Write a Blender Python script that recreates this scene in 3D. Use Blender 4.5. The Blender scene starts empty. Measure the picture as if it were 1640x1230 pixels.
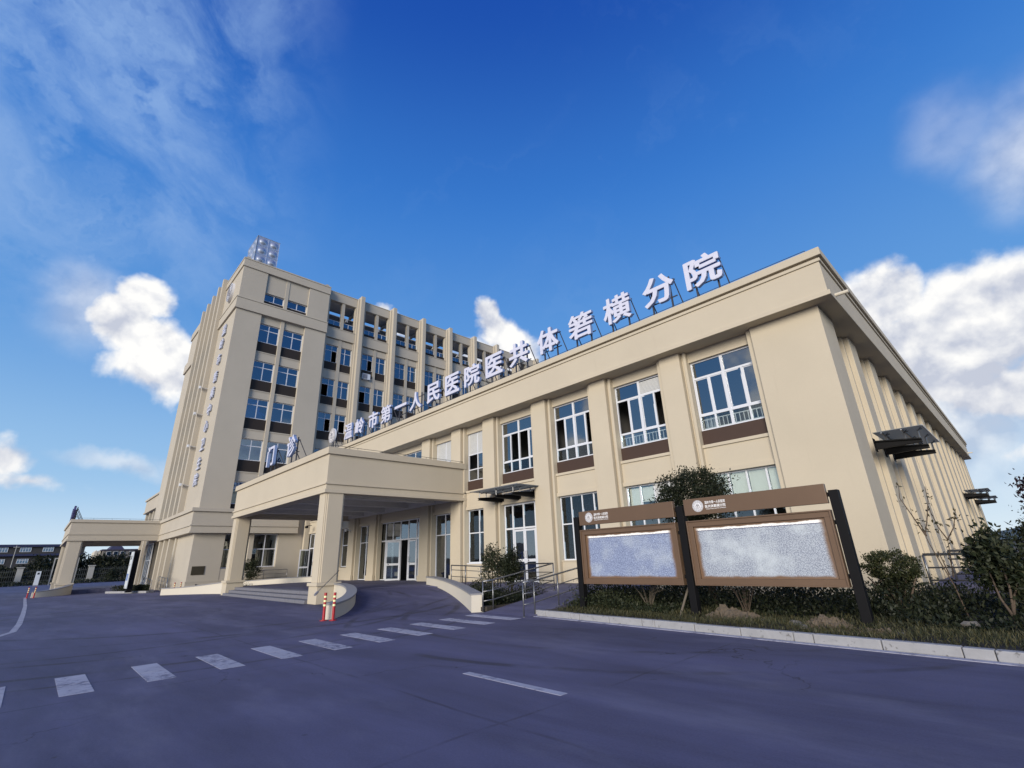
import bpy, bmesh, math, random
import numpy as np
from mathutils import Matrix, Vector
rnd = random.Random(7)
R = math.radians
S = bpy.context.scene
COL = S.collection

# ------------------------------------------------------------------ camera
cam_data = bpy.data.cameras.new('camera')
cam_data.sensor_width = 36.0
cam_data.lens = 757.22 / 1640.0 * 36.0
cam_data.clip_start = 0.1
cam_data.clip_end = 9000
cam = bpy.data.objects.new('camera', cam_data)
COL.objects.link(cam)
_y, _p, _r = R(45.88318), R(20.1113), R(-2.2167)
_f = Vector((-math.sin(_y) * math.cos(_p), math.cos(_y) * math.cos(_p), math.sin(_p)))
_x = Vector((math.cos(_y), math.sin(_y), 0))
_u = _x.cross(_f)
_x2 = math.cos(_r) * _x + math.sin(_r) * _u
_u2 = -math.sin(_r) * _x + math.cos(_r) * _u
cam.matrix_world = Matrix(((_x2.x, _u2.x, -_f.x, 0), (_x2.y, _u2.y, -_f.y, 0), (_x2.z, _u2.z, -_f.z, 1.6), (0, 0, 0, 1)))
S.camera = cam

# ------------------------------------------------------------------ light and sky
SUN_EL, SUN_AZ = R(15), R(156)          # azimuth clockwise from +y
sd = bpy.data.lights.new('sun', 'SUN')
sd.energy = 2.2
sd.angle = R(28)
sd.color = (1.0, 0.90, 0.76)
sun = bpy.data.objects.new('sun', sd)
COL.objects.link(sun)
_to = Vector((math.sin(SUN_AZ) * math.cos(SUN_EL), math.cos(SUN_AZ) * math.cos(SUN_EL), math.sin(SUN_EL)))
sun.rotation_euler = _to.to_track_quat('Z', 'Y').to_euler()
S.view_settings.view_transform = 'Standard'
S.view_settings.look = 'None'
S.view_settings.exposure = 0.91
S.view_settings.gamma = 1.0
S.view_settings.use_curve_mapping = False
S.render.engine = 'CYCLES'
S.cycles.max_bounces = 8
S.cycles.transparent_max_bounces = 16

world = bpy.data.worlds.new('World')
S.world = world
world.use_nodes = True


class NG:
    """tiny helper to write node graphs as expressions"""
    def __init__(self, tree):
        self.t = tree

    def node(self, kind, **kw):
        n = self.t.nodes.new(kind)
        for k, v in kw.items():
            setattr(n, k, v)
        return n

    def put(self, sock, v):
        if isinstance(v, bpy.types.NodeSocket):
            self.t.links.new(v, sock)
        elif isinstance(v, (tuple, list)) and len(v) == 3 and sock.type == 'RGBA':
            sock.default_value = (*v, 1)
        else:
            sock.default_value = v

    def m(self, op, a, b=0.0, c=0.0, clamp=False):
        n = self.node('ShaderNodeMath', operation=op, use_clamp=clamp)
        for i, v in enumerate((a, b, c)):
            self.put(n.inputs[i], v)
        return n.outputs[0]

    def mix(self, f, a, b, blend='MIX'):
        n = self.node('ShaderNodeMix', data_type='RGBA', blend_type=blend)
        self.put(n.inputs[0], f)
        self.put(n.inputs[6], a)
        self.put(n.inputs[7], b)
        return n.outputs[2]

    def ramp(self, v, lo, hi, a=0.0, b=1.0):
        n = self.node('ShaderNodeMapRange', interpolation_type='SMOOTHSTEP')
        for i, q in enumerate((v, lo, hi, a, b)):
            self.put(n.inputs[i], q)
        return n.outputs[0]

    def noise(self, vec, scale, detail=4, rough=0.55, dist=0.0, color=False):
        n = self.node('ShaderNodeTexNoise')
        if vec is not None:
            self.put(n.inputs['Vector'], vec)
        n.inputs['Scale'].default_value = scale
        n.inputs['Detail'].default_value = detail
        n.inputs['Roughness'].default_value = rough
        n.inputs['Distortion'].default_value = dist
        return n.outputs[1 if color else 0]

    def xyz(self, v):
        n = self.node('ShaderNodeSeparateXYZ')
        self.put(n.inputs[0], v)
        return n.outputs

    def comb(self, x, y, z):
        n = self.node('ShaderNodeCombineXYZ')
        for i, v in enumerate((x, y, z)):
            self.put(n.inputs[i], v)
        return n.outputs[0]


def build_world():
    t = world.node_tree
    t.nodes.clear()
    g = NG(t)
    out = g.node('ShaderNodeOutputWorld')
    bg = g.node('ShaderNodeBackground')
    bg.inputs[1].default_value = 0.0715
    t.links.new(bg.outputs[0], out.inputs[0])
    sky = g.node('ShaderNodeTexSky', sky_type='NISHITA')
    sky.sun_disc = False
    sky.sun_elevation = SUN_EL
    sky.sun_rotation = SUN_AZ
    sky.air_density = 1.0
    sky.dust_density = 0.6
    sky.ozone_density = 2.5
    d = g.node('ShaderNodeTexCoord').outputs['Generated']
    x, y, z = g.xyz(d)
    el = g.m('ARCSINE', g.m('MINIMUM', g.m('MAXIMUM', z, -1.0), 1.0))
    az = g.m('ARCTAN2', g.m('MULTIPLY', x, -1.0), y)        # from +y towards -x
    zc = g.m('MAXIMUM', z, 0.0)
    # the clear washed air of the bay: azure low down, deep blue overhead
    g1 = g.mix(g.ramp(el, R(-1), R(9)), (5.4, 6.3, 7.0), (2.6, 4.3, 6.3))
    g2 = g.mix(g.ramp(el, R(5), R(24)), g1, (0.92, 2.55, 5.5))
    g3 = g.mix(g.ramp(el, R(18), R(44)), g2, (0.30, 1.50, 4.75))
    g4 = g.mix(g.ramp(el, R(36), R(62)), g3, (0.07, 0.56, 3.15))
    base = g.mix(0.95, sky.outputs[0], g4)
    # ---- cumulus: soft ellipses in (azimuth, elevation), broken up by noise
    warp = g.noise(d, 7.0, 5, 0.6, 0.0, True)
    wx, wy, wz = g.xyz(warp)
    fb = g.noise(d, 11.0, 7, 0.52, 0.1)
    azw = g.m('ADD', az, g.m('MULTIPLY', g.m('SUBTRACT', wx, 0.5), 0.09))
    elw = g.m('ADD', el, g.m('MULTIPLY', g.m('SUBTRACT', wy, 0.5), 0.09))
    blobs = [  # az, el, half width, half height, strength (degrees)
        (87.6, 25.0, 2.6, 2.6, 1), (89.0, 22.4, 3.0, 3.2, 1), (85.4, 19.8, 4.4, 3.8, 1.05), (82.6, 18.0, 4.4, 2.8, .95), (80.0, 21.0, 3.0, 3.4, 1),
        (48.9, 28.4, 1.9, 2.4, 1.05), (48.3, 27.2, 2.6, 2.2, 1.1), (47.6, 26.0, 3.2, 3.0, 1.1), (45.8, 23.4, 4.6, 3.4, 1.1), (50.0, 22.5, 4.4, 3.4, 1.1),
        (63.0, 27.6, 2.2, 1.5, .9), (60.5, 26.8, 2.2, 1.5, .8),
        (9.5, 22.0, 2.8, 3.2, 1), (4.5, 22.2, 3.0, 3.8, 1), (-1.0, 20.6, 4.2, 4.0, 1), (-6.5, 19.0, 5.0, 4.2, 1), (3.0, 17.0, 7.0, 4.6, 1.1), (-4.0, 16.0, 7.5, 4.2, 1), (9.0, 17.5, 6.0, 3.8, 1), (-11.0, 16.0, 6.0, 4.4, 1), (-2.0, 11.5, 6.5, 3.0, .95), (1.5, 13.5, 7.0, 3.0, 1), (-6.0, 12.5, 6.0, 3.5, .95),
        (-3.0, 7.0, 5.0, 2.4, .72), (-12.0, 9.0, 6.0, 4.0, .8),
        (95.5, 8.4, 4.6, 2.0, .85), (92.0, 6.8, 3.6, 1.4, .7), (103.0, 9.0, 6.0, 3.5, .8),
        (168.0, 19.0, 7.5, 7.0, 1), (176.0, 15.0, 7.0, 6.0, 1), (160.0, 11.0, 6.0, 3.0, .9), (145.5, 14.5, 2.4, 5.0, 1), (142.0, 10.5, 3.5, 3.0, 1), (131.5, 19.0, 4.0, 3.0, .9), (-24.0, 12.0, 9.0, 4.5, .95), (-22.0, 8.0, 9.0, 3.0, .8),
        (-95.0, 17.0, 10.0, 5.0, .9), (-120.0, 20.0, 9.0, 6.0, .95), (-140.0, 15.0, 7.0, 4.0, .9), (115.0, 12.0, 7.0, 3.0, .8), (-75.0, 12.0, 6.0, 3.0, .8), (-160.0, 13.0, 6.0, 4.0, .8),
    ]
    best = None
    hgt = None
    for a, e, sa, se, w in blobs:
        u = g.m('MULTIPLY', g.m('SUBTRACT', azw, R(a)), math.cos(R(e)) / R(sa))
        v = g.m('DIVIDE', g.m('SUBTRACT', elw, R(e)), R(se))
        r = g.m('SQRT', g.m('ADD', g.m('MULTIPLY', u, u), g.m('MULTIPLY', v, v)))
        val = g.m('MULTIPLY', g.m('SUBTRACT', 1.35, r), w)
        best = val if best is None else g.m('MAXIMUM', best, val)
    dens = g.m('ADD', best, g.m('MULTIPLY', g.m('SUBTRACT', fb, 0.5), 1.55))
    alpha = g.ramp(dens, 0.28, 0.80, 0.0, 0.97)
    # softer drifting shreds
    soft = None
    for a, e, sa, se, w in ((-9.5, 29.5, 4.6, 5.6, .52), (-5.5, 33.5, 3.6, 4.0, .25), (86.0, 9.6, 5.0, 1.0, .5), (80.0, 10.2, 4.0, 1.2, .45), (91.5, 23.0, 3.6, 4.0, .5), (0.0, 12.0, 12.0, 8.5, .95), (8.0, 15.5, 7.0, 5.0, .9), (43.0, 22.5, 2.2, 2.2, .6)):
        u = g.m('MULTIPLY', g.m('SUBTRACT', azw, R(a)), math.cos(R(e)) / R(sa))
        v = g.m('DIVIDE', g.m('SUBTRACT', elw, R(e)), R(se))
        r = g.m('SQRT', g.m('ADD', g.m('MULTIPLY', u, u), g.m('MULTIPLY', v, v)))
        val = g.m('MULTIPLY', g.ramp(r, 1.3, 0.1), w)
        soft = val if soft is None else g.m('MAXIMUM', soft, val)
    soft = g.m('MULTIPLY', soft, g.ramp(g.noise(d, 4.2, 5, 0.5), 0.12, 0.56))
    alpha = g.m('MAXIMUM', alpha, soft)
    fb2 = g.noise(g.comb(x, y, g.m('ADD', z, 0.025)), 11.0, 5, 0.50, 0.1)
    lit = g.m('ADD', 0.62, g.m('MULTIPLY', g.m('SUBTRACT', fb, fb2), 5.0))
    lit = g.m('ADD', lit, g.m('MULTIPLY', g.m('SUBTRACT', g.noise(d, 5.5, 3), 0.5), 1.6), 0, True)
    lit = g.m('MULTIPLY', lit, g.ramp(el, 0.0, 0.30, 0.72, 1.0))
    ccol = g.mix(lit, (4.3, 4.55, 5.3), (7.7, 7.6, 7.4))
    # ---- cirrus veil on the left and faint streaks overhead
    rot = g.comb(g.m('ADD', g.m('MULTIPLY', az, 1.7), g.m('MULTIPLY', el, 1.1)), g.m('SUBTRACT', g.m('MULTIPLY', el, 3.6), g.m('MULTIPLY', az, 1.3)), wx)
    c1 = g.noise(rot, 2.2, 7, 0.58, 0.5)
    reg = g.m('MULTIPLY', g.ramp(az, R(68), R(92)), g.ramp(el, R(14), R(34)))
    veil = g.m('MULTIPLY', g.ramp(g.m('ADD', c1, g.m('MULTIPLY', g.m('SUBTRACT', g.noise(d, 2.2, 3), 0.5), 0.5)), 0.30, 0.74, 0.0, 0.78), reg)
    c2 = g.noise(g.comb(g.m('ADD', x, wx), g.m('MULTIPLY', y, 1.6), z), 3.0, 5, 0.55, 0.6)
    faint = g.m('MULTIPLY', g.ramp(c2, 0.50, 0.95, 0.0, 0.13), g.ramp(el, R(18), R(35)))
    col = g.mix(g.m('MAXIMUM', veil, faint), base, (2.2, 3.5, 5.9))
    col = g.mix(alpha, col, ccol)
    g.put(bg.inputs[0], col)


build_world()

# ------------------------------------------------------------------ materials
MATS = {}


def principled(name):
    m = bpy.data.materials.new(name)
    m.use_nodes = True
    t = m.node_tree
    b = t.nodes['Principled BSDF']
    return m, t, NG(t), b


def bump(g, b, h, strength, dist=0.02):
    n = g.node('ShaderNodeBump')
    n.inputs['Strength'].default_value = strength
    n.inputs['Distance'].default_value = dist
    g.put(n.inputs['Height'], h)
    g.put(b.inputs['Normal'], n.outputs[0])


def pos(g):
    return g.node('ShaderNodeNewGeometry').outputs['Position']


def simple(name, col, rough=0.6, metal=0.0, var=0.12, scale=3.0, bmp=0.0, bscale=60.0, spec=0.5):
    m, t, g, b = principled(name)
    p = pos(g)
    n = g.noise(p, scale, 5, 0.6)
    f = g.m('ADD', 1.0 - var, g.m('MULTIPLY', n, 2 * var))
    g.put(b.inputs['Base Color'], g.mix(1.0, col, g.comb(f, f, f), 'MULTIPLY'))
    b.inputs['Roughness'].default_value = rough
    b.inputs['Metallic'].default_value = metal
    b.inputs['Specular IOR Level'].default_value = spec
    if bmp:
        bump(g, b, g.noise(p, bscale, 3), bmp, 0.01)
    MATS[name] = m
    return m


def leafmat(name, col, rough=0.55):
    m, t, g, b = principled(name)
    p = pos(g)
    r = g.node('ShaderNodeNewGeometry').outputs['Random Per Island']
    f = g.m('ADD', 0.45, g.m('ADD', g.m('MULTIPLY', r, 0.9), g.m('MULTIPLY', g.noise(p, 2.2, 3), 0.45)))
    c = g.mix(1.0, col, g.comb(g.m('MULTIPLY', f, g.m('ADD', 0.85, g.m('MULTIPLY', r, 0.35))), f, f), 'MULTIPLY')
    g.put(b.inputs['Base Color'], c)
    b.inputs['Roughness'].default_value = rough
    b.inputs['Specular IOR Level'].default_value = 0.3
    b.inputs['Transmission Weight'].default_value = 0.0
    out = t.nodes['Material Output']
    tl = g.node('ShaderNodeBsdfTranslucent')
    g.put(tl.inputs[0], c)
    mx = g.node('ShaderNodeMixShader')
    mx.inputs[0].default_value = 0.22
    t.links.new(b.outputs[0], mx.inputs[1])
    t.links.new(tl.outputs[0], mx.inputs[2])
    t.links.new(mx.outputs[0], out.inputs[0])
    MATS[name] = m


def stucco(name, col):
    m, t, g, b = principled(name)
    p = pos(g)
    x, y, z = g.xyz(p)
    n1 = g.noise(p, 0.35, 4, 0.6)
    n2 = g.noise(p, 45.0, 3, 0.7)
    streak = g.noise(g.comb(g.m('MULTIPLY', x, 5.0), g.m('MULTIPLY', y, 5.0), g.m('MULTIPLY', z, 0.35)), 1.0, 5, 0.65)
    f = g.m('ADD', 0.90, g.m('MULTIPLY', n1, 0.20))
    f = g.m('MULTIPLY', f, g.m('ADD', 0.94, g.m('MULTIPLY', n2, 0.12)))
    c = g.mix(1.0, col, g.comb(f, f, f), 'MULTIPLY')
    c = g.mix(g.ramp(streak, 0.60, 0.85, 0.0, 0.22), c, (0.30, 0.26, 0.20))
    g.put(b.inputs['Base Color'], c)
    b.inputs['Roughness'].default_value = 0.85
    b.inputs['Specular IOR Level'].default_value = 0.25
    bump(g, b, n2, 0.25, 0.01)
    MATS[name] = m
    return m


def glass(name, tint, ior, sheen=(0.80, 0.90, 1.0)):
    m = bpy.data.materials.new(name)
    m.use_nodes = True
    t = m.node_tree
    t.nodes.clear()
    g = NG(t)
    out = g.node('ShaderNodeOutputMaterial')
    mixs = g.node('ShaderNodeMixShader')
    tr = g.node('ShaderNodeBsdfTransparent')
    g.put(tr.inputs[0], tint)
    gl = g.node('ShaderNodeBsdfGlossy')
    gl.inputs['Roughness'].default_value = 0.02
    g.put(gl.inputs[0], sheen)
    fr = g.node('ShaderNodeFresnel')
    fr.inputs[0].default_value = ior
    p = pos(g)
    bn = g.node('ShaderNodeBump')
    bn.inputs['Strength'].default_value = 0.05
    bn.inputs['Distance'].default_value = 0.02
    g.put(bn.inputs['Height'], g.noise(p, 1.6, 2))
    g.put(gl.inputs['Normal'], bn.outputs[0])
    g.put(mixs.inputs[0], fr.outputs[0])
    t.links.new(tr.outputs[0], mixs.inputs[1])
    t.links.new(gl.outputs[0], mixs.inputs[2])
    t.links.new(mixs.outputs[0], out.inputs[0])
    MATS[name] = m
    return m


stucco('wall_cream', (0.485, 0.428, 0.332))
stucco('wall_tower', (0.440, 0.398, 0.328))
stucco('wall_white', (0.56, 0.52, 0.44))
simple('ceiling_paint', (0.55, 0.54, 0.52), 0.8)
simple('brown_panel', (0.060, 0.038, 0.030), 0.6, 0, 0.08, spec=.2)
simple('dark_brown_panel', (0.030, 0.024, 0.021), 0.6, 0, 0.1, spec=.2)
simple('white_frame', (0.60, 0.62, 0.67), 0.35, 0, 0.04)
simple('louvre_white', (0.62, 0.63, 0.63), 0.45, 0, 0.06)
simple('blind_white', (0.80, 0.80, 0.76), 0.75, 0, 0.05)
simple('curtain_grey', (0.40, 0.42, 0.46), 0.9, 0, 0.15, 6)
simple('interior_dark', (0.055, 0.052, 0.050), 0.9)
simple('interior_light', (0.16, 0.155, 0.15), 0.9)
simple('black_steel', (0.007, 0.007, 0.008), 0.6, 0, 0.2, spec=.12)
simple('steel', (0.22, 0.225, 0.235), 0.38, 0.8, 0.12)
simple('galvanised', (0.42, 0.46, 0.55), 0.38, 0.6, 0.18, 2)
simple('post_dark', (0.05, 0.05, 0.06), 0.5, 0.3)
simple('letter_face', (0.56, 0.57, 0.68), 0.5, 0, 0.05)
simple('letter_side', (0.20, 0.28, 0.48), 0.4, 0, 0.05)
simple('tower_letter_side', (0.34, 0.37, 0.46), 0.5)
simple('emblem_white', (0.70, 0.70, 0.72), 0.5, 0, 0.05)
simple('emblem_grey', (0.22, 0.22, 0.25), 0.5, 0, 0.05)
simple('board_brown', (0.135, 0.083, 0.050), 0.42, 0.15, 0.14, 1.3)
simple('print_white', (0.80, 0.80, 0.80), 0.6, 0, 0.02)
simple('road_paint', (0.30, 0.30, 0.35), 0.8, 0, 0.22, 4)


def worn_paint():
    m, t, g, b = principled('road_paint')
    p = pos(g)
    n = g.noise(p, 7.0, 7, 0.72)
    big = g.noise(p, 0.9, 3)
    keep = g.ramp(g.m('ADD', n, g.m('MULTIPLY', g.m('SUBTRACT', big, 0.5), 0.5)), 0.30, 0.52)
    f = g.m('ADD', 0.72, g.m('MULTIPLY', g.noise(p, 2.2, 5), 0.5))
    col = g.mix(1.0, (0.36, 0.36, 0.43), g.comb(f, f, f), 'MULTIPLY')
    g.put(b.inputs['Base Color'], g.mix(keep, (0.12, 0.12, 0.18), col))
    b.inputs['Roughness'].default_value = 0.8
    bump(g, b, n, 0.3, 0.006)
    MATS['road_paint'] = m


worn_paint()
simple('kerb_concrete', (0.36, 0.36, 0.36), 0.85, 0, 0.3, 5, 0.5, 30)


def kerb_paint():
    m, t, g, b = principled('kerb_concrete')
    p = pos(g)
    n = g.noise(p, 5.0, 6, 0.65)
    f = g.m('ADD', 0.72, g.m('MULTIPLY', n, 0.5))
    col = g.mix(1.0, (0.30, 0.30, 0.31), g.comb(f, f, f), 'MULTIPLY')
    col = g.mix(g.ramp(g.noise(p, 9.0, 6, 0.7), 0.58, 0.66, 0.0, 0.75), col, (0.10, 0.095, 0.09))
    col = g.mix(g.ramp(g.noise(p, 1.1, 4), 0.62, 0.72, 0.0, 0.5), col, (0.14, 0.13, 0.125))
    g.put(b.inputs['Base Color'], col)
    b.inputs['Roughness'].default_value = 0.85
    bump(g, b, n, 0.5, 0.01)
    MATS['kerb_concrete'] = m


kerb_paint()
simple('step_stone', (0.15, 0.15, 0.175), 0.8, 0, 0.25, 6, 0.3, 30)
simple('cap_granite', (0.24, 0.24, 0.25), 0.7, 0, 0.2, 20)
simple('bollard_red', (0.36, 0.010, 0.018), 0.4, 0, 0.08)
simple('bollard_band', (0.85, 0.82, 0.42), 0.4, 0, 0.05)
simple('bark', (0.085, 0.062, 0.045), 0.9, 0, 0.3, 12, 0.5, 30)
simple('stake_wood', (0.13, 0.11, 0.085), 0.9, 0, 0.25, 10)
simple('soil', (0.040, 0.033, 0.026), 0.95, 0, 0.35, 3, 0.8, 14)
simple('heap_soil', (0.105, 0.082, 0.058), 0.95, 0, 0.4, 5, 0.9, 16)
simple('rock', (0.13, 0.12, 0.105), 0.9, 0, 0.35, 8, 0.8, 18)
leafmat('leaf_dark', (0.017, 0.023, 0.011))
leafmat('leaf_mid', (0.026, 0.034, 0.016))
leafmat('leaf_green', (0.036, 0.044, 0.017))
leafmat('leaf_purple', (0.026, 0.014, 0.021))
leafmat('leaf_olive', (0.060, 0.054, 0.030))
leafmat('grass_blade', (0.050, 0.052, 0.024))
simple('old_wall', (0.036, 0.036, 0.040), 0.9, 0, 0.35, 0.5)  # base colour lowered to stand in for the shade over this far building
simple('blue_roof', (0.018, 0.024, 0.075), 0.6, 0, 0.2)
simple('purple_roof', (0.045, 0.042, 0.075), 0.7, 0, 0.2)
simple('house_wall', (0.20, 0.185, 0.18), 0.9, 0, 0.2, 0.5)
simple('fence_post', (0.36, 0.355, 0.33), 0.8, 0, 0.12)
simple('fence_metal', (0.05, 0.055, 0.055), 0.6, 0.3)
simple('sign_white', (0.62, 0.66, 0.68), 0.4, 0, 0.04)
simple('sign_blue', (0.10, 0.20, 0.50), 0.4, 0, 0.1)
simple('ink', (0.02, 0.02, 0.025), 0.5)
simple('plaque_bronze', (0.085, 0.072, 0.048), 0.45, 0.6, 0.15)
simple('hill_green', (0.085, 0.115, 0.12), 0.95, 0, 0.3, 0.004)
simple('letter_purple', (0.07, 0.065, 0.17), 0.45, 0, 0.1)
simple('awning_metal', (0.30, 0.31, 0.33), 0.35, 0.7)
simple('plastic_white', (0.62, 0.64, 0.68), 0.4)
glass('window_glass', (0.55, 0.62, 0.64), 3.0, (0.88, 0.94, 1.0))
glass('tower_glass', (0.22, 0.30, 0.44), 2.7, (0.55, 0.76, 1.0))
glass('ground_glass', (0.90, 0.92, 0.90), 1.75)


def frosted(name):
    m, t, g, b = principled(name)
    b.inputs['Base Color'].default_value = (0.34, 0.355, 0.36, 1)
    b.inputs['Roughness'].default_value = 0.35
    out = t.nodes['Material Output']
    tl = g.node('ShaderNodeBsdfTranslucent')
    tl.inputs[0].default_value = (0.55, 0.58, 0.58, 1)
    mx = g.node('ShaderNodeMixShader')
    mx.inputs[0].default_value = 0.5
    t.links.new(b.outputs[0], mx.inputs[1])
    t.links.new(tl.outputs[0], mx.inputs[2])
    t.links.new(mx.outputs[0], out.inputs[0])
    MATS[name] = m


frosted('awning_glass')


def concrete_ground():
    m, t, g, b = principled('forecourt_concrete')
    p = pos(g)
    x, y, z = g.xyz(p)
    n1 = g.noise(p, 0.12, 5, 0.6)
    n2 = g.noise(p, 1.3, 5, 0.65)
    n3 = g.noise(p, 40, 3, 0.7)
    brush = g.noise(g.comb(g.m('MULTIPLY', x, 0.25), g.m('MULTIPLY', y, 2.6), 0.0), 1.0, 5, 0.6)
    worn = g.noise(g.comb(g.m('ADD', g.m('MULTIPLY', x, 0.10), g.m('MULTIPLY', y, 0.06)), g.m('SUBTRACT', g.m('MULTIPLY', y, 0.55), g.m('MULTIPLY', x, 0.10)), 0.0), 1.0, 6, 0.62, 0.6)
    f = g.m('ADD', 0.30, g.m('MULTIPLY', n1, 0.65))
    f = g.m('ADD', f, g.m('MULTIPLY', n2, 0.34))
    f = g.m('ADD', f, g.m('MULTIPLY', g.m('SUBTRACT', worn, 0.5), 1.35))
    f = g.m('ADD', f, g.m('MULTIPLY', g.m('SUBTRACT', brush, 0.5), 0.30))
    f = g.m('ADD', f, g.m('MULTIPLY', g.m('SUBTRACT', n3, 0.5), 0.55))
    col = g.mix(1.0, (0.096, 0.095, 0.172), g.comb(f, f, f), 'MULTIPLY')
    wob = g.m('MULTIPLY', g.m('SUBTRACT', g.noise(p, 0.5, 3), 0.5), 0.18)

    def joint(v, period, off):
        q = g.m('ABSOLUTE', g.m('SUBTRACT', g.m('PINGPONG', g.m('ADD', g.m('ADD', v, off), wob), period / 2), 0.0))
        return g.ramp(q, 0.035, 0.012)
    j = g.m('MAXIMUM', joint(x, 5.2, 4.3), joint(y, 5.6, 1.75))
    j = g.m('MULTIPLY', j, g.ramp(g.noise(p, 0.8, 3), 0.35, 0.6))
    col = g.mix(g.m('MULTIPLY', j, 0.48), col, (0.018, 0.018, 0.024))
    # tyre marks: rings with their own worn outline
    tm = None
    for cx, cy, rr, w in ((-20.5, 4.0, 9.2, .16), (-20.5, 4.0, 7.7, .16), (-24.0, 2.5, 9.8, .13), (-9.0, 15.0, 9.6, .14), (-9.0, 15.0, 8.1, .14), (-24.5, 7.0, 10.2, .2), (-24.5, 7.0, 8.6, .2), (-20, 4.0, 9.7, .1)):
        dx = g.m('SUBTRACT', x, cx)
        dy = g.m('SUBTRACT', y, cy)
        r = g.m('SQRT', g.m('ADD', g.m('MULTIPLY', dx, dx), g.m('MULTIPLY', dy, dy)))
        q = g.ramp(g.m('ABSOLUTE', g.m('SUBTRACT', g.m('ADD', r, wob), rr)), w, w * 0.3)
        tm = q if tm is None else g.m('MAXIMUM', tm, q)
    tm = g.m('MULTIPLY', tm, g.ramp(g.noise(p, 0.6, 4), 0.38, 0.60))
    col = g.mix(g.m('MULTIPLY', tm, 0.62), col, (0.026, 0.025, 0.030))
    # pale cement dust
    du = g.m('MULTIPLY', g.ramp(g.noise(g.comb(g.m('MULTIPLY', x, 0.5), g.m('MULTIPLY', y, 1.4), 3.0), 0.5, 6, 0.65), 0.46, 0.72), 0.55)
    col = g.mix(du, col, (0.165, 0.163, 0.235))
    # short cracks and fine aggregate
    vor = g.node('ShaderNodeTexVoronoi', feature='DISTANCE_TO_EDGE')
    g.put(vor.inputs['Vector'], g.comb(g.m('ADD', x, g.m('MULTIPLY', g.noise(p, 0.9, 4), 1.6)), g.m('ADD', y, g.m('MULTIPLY', g.noise(p, 1.1, 4), 1.6)), 0.0))
    vor.inputs['Scale'].default_value = 0.16
    crack = g.m('MULTIPLY', g.ramp(vor.outputs['Distance'], 0.0030, 0.0006), g.ramp(g.noise(p, 0.35, 3), 0.48, 0.60))
    col = g.mix(g.m('MULTIPLY', crack, 0.8), col, (0.016, 0.016, 0.02))
    grit = g.ramp(g.noise(p, 120, 2, 0.9), 0.60, 0.80, 0.0, 0.35)
    col = g.mix(grit, col, (0.22, 0.21, 0.25))
    spots = g.ramp(g.noise(p, 3.1, 2), 0.74, 0.78, 0.0, 0.5)
    col = g.mix(spots, col, (0.03, 0.03, 0.03))
    g.put(b.inputs['Base Color'], col)
    g.put(b.inputs['Roughness'], g.m('ADD', 0.62, g.m('MULTIPLY', n2, 0.25)))
    b.inputs['Specular IOR Level'].default_value = 0.35
    bump(g, b, g.m('ADD', n3, g.m('MULTIPLY', n2, 0.6)), 0.25, 0.01)
    MATS['forecourt_concrete'] = m


concrete_ground()


def board_sheet(name, pale):
    m, t, g, b = principled(name)
    tc = g.node('ShaderNodeTexCoord').outputs['Object']
    x, y, z = g.xyz(tc)            # object runs -.5 .. .5 in x and z
    sx = g.m('MULTIPLY', x, 3.0)
    sz = g.m('MULTIPLY', z, 1.4)
    v = g.comb(sx, g.m('MULTIPLY', g.node('ShaderNodeObjectInfo').outputs['Random'], 20.0), sz)
    n = g.noise(v, 42, 5, 0.85)
    big = g.noise(v, 1.6, 4, 0.6)
    col = g.mix(g.ramp(n, 0.38, 0.62), (0.10, 0.115, 0.16) if pale else (0.035, 0.05, 0.13), (0.50, 0.55, 0.62) if pale else (0.40, 0.47, 0.64))
    col = g.mix(g.ramp(big, 0.40, 0.72, 0.0, 0.75 if pale else 0.4), col, (0.52, 0.57, 0.60))
    # ragged white strip of torn paper along the top edge
    edge = g.m('ADD', z, g.m('MULTIPLY', g.m('SUBTRACT', g.noise(g.comb(sx, 2.0, 0.0), 2.0, 4, 0.6), 0.5), 0.10))
    edge2 = g.m('ADD', z, g.m('MULTIPLY', g.m('SUBTRACT', g.noise(g.comb(sx, 5.0, 0.0), 22, 3, 0.7), 0.5), 0.05))
    col = g.mix(g.ramp(edge2, 0.405, 0.412), col, (0.03, 0.03, 0.10))
    col = g.mix(g.ramp(edge2, 0.418, 0.424), col, (0.86, 0.86, 0.84))
    # dried glue and dust round the other edges
    fr = g.noise(v, 2.2, 4)
    ex = g.m('ADD', g.m('ABSOLUTE', x), g.m('MULTIPLY', fr, 0.05))
    ez = g.m('ADD', g.m('MULTIPLY', z, -1.0), g.m('MULTIPLY', fr, 0.08))
    k = g.m('MAXIMUM', g.ramp(ex, 0.475, 0.515), g.ramp(ez, 0.47, 0.52))
    k = g.m('MAXIMUM', k, g.ramp(edge, 0.455, 0.468))
    col = g.mix(k, col, (0.16, 0.095, 0.055))
    g.put(b.inputs['Base Color'], col)
    b.inputs['Roughness'].default_value = 0.28
    bump(g, b, n, 0.45, 0.012)
    MATS[name] = m


board_sheet('board_sheet', False)
board_sheet('pale_board_sheet', True)

# ------------------------------------------------------------------ object helpers
WM = {}


def wm(o):
    if o.name not in WM:
        WM[o.name] = (wm(o.parent) @ o.matrix_parent_inverse if o.parent else Matrix.Identity(4)) @ o.matrix_basis
    return WM[o.name]


def attach(o, p):
    if p is not None:
        o.parent = p
        o.matrix_parent_inverse = wm(p).inverted()


def tag(o, label=None, cat=None, group=None, kind=None):
    if label:
        o['label'] = label
    if cat:
        o['category'] = cat
    if group:
        o['group'] = group
    if kind:
        o['kind'] = kind
    return o


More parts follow.
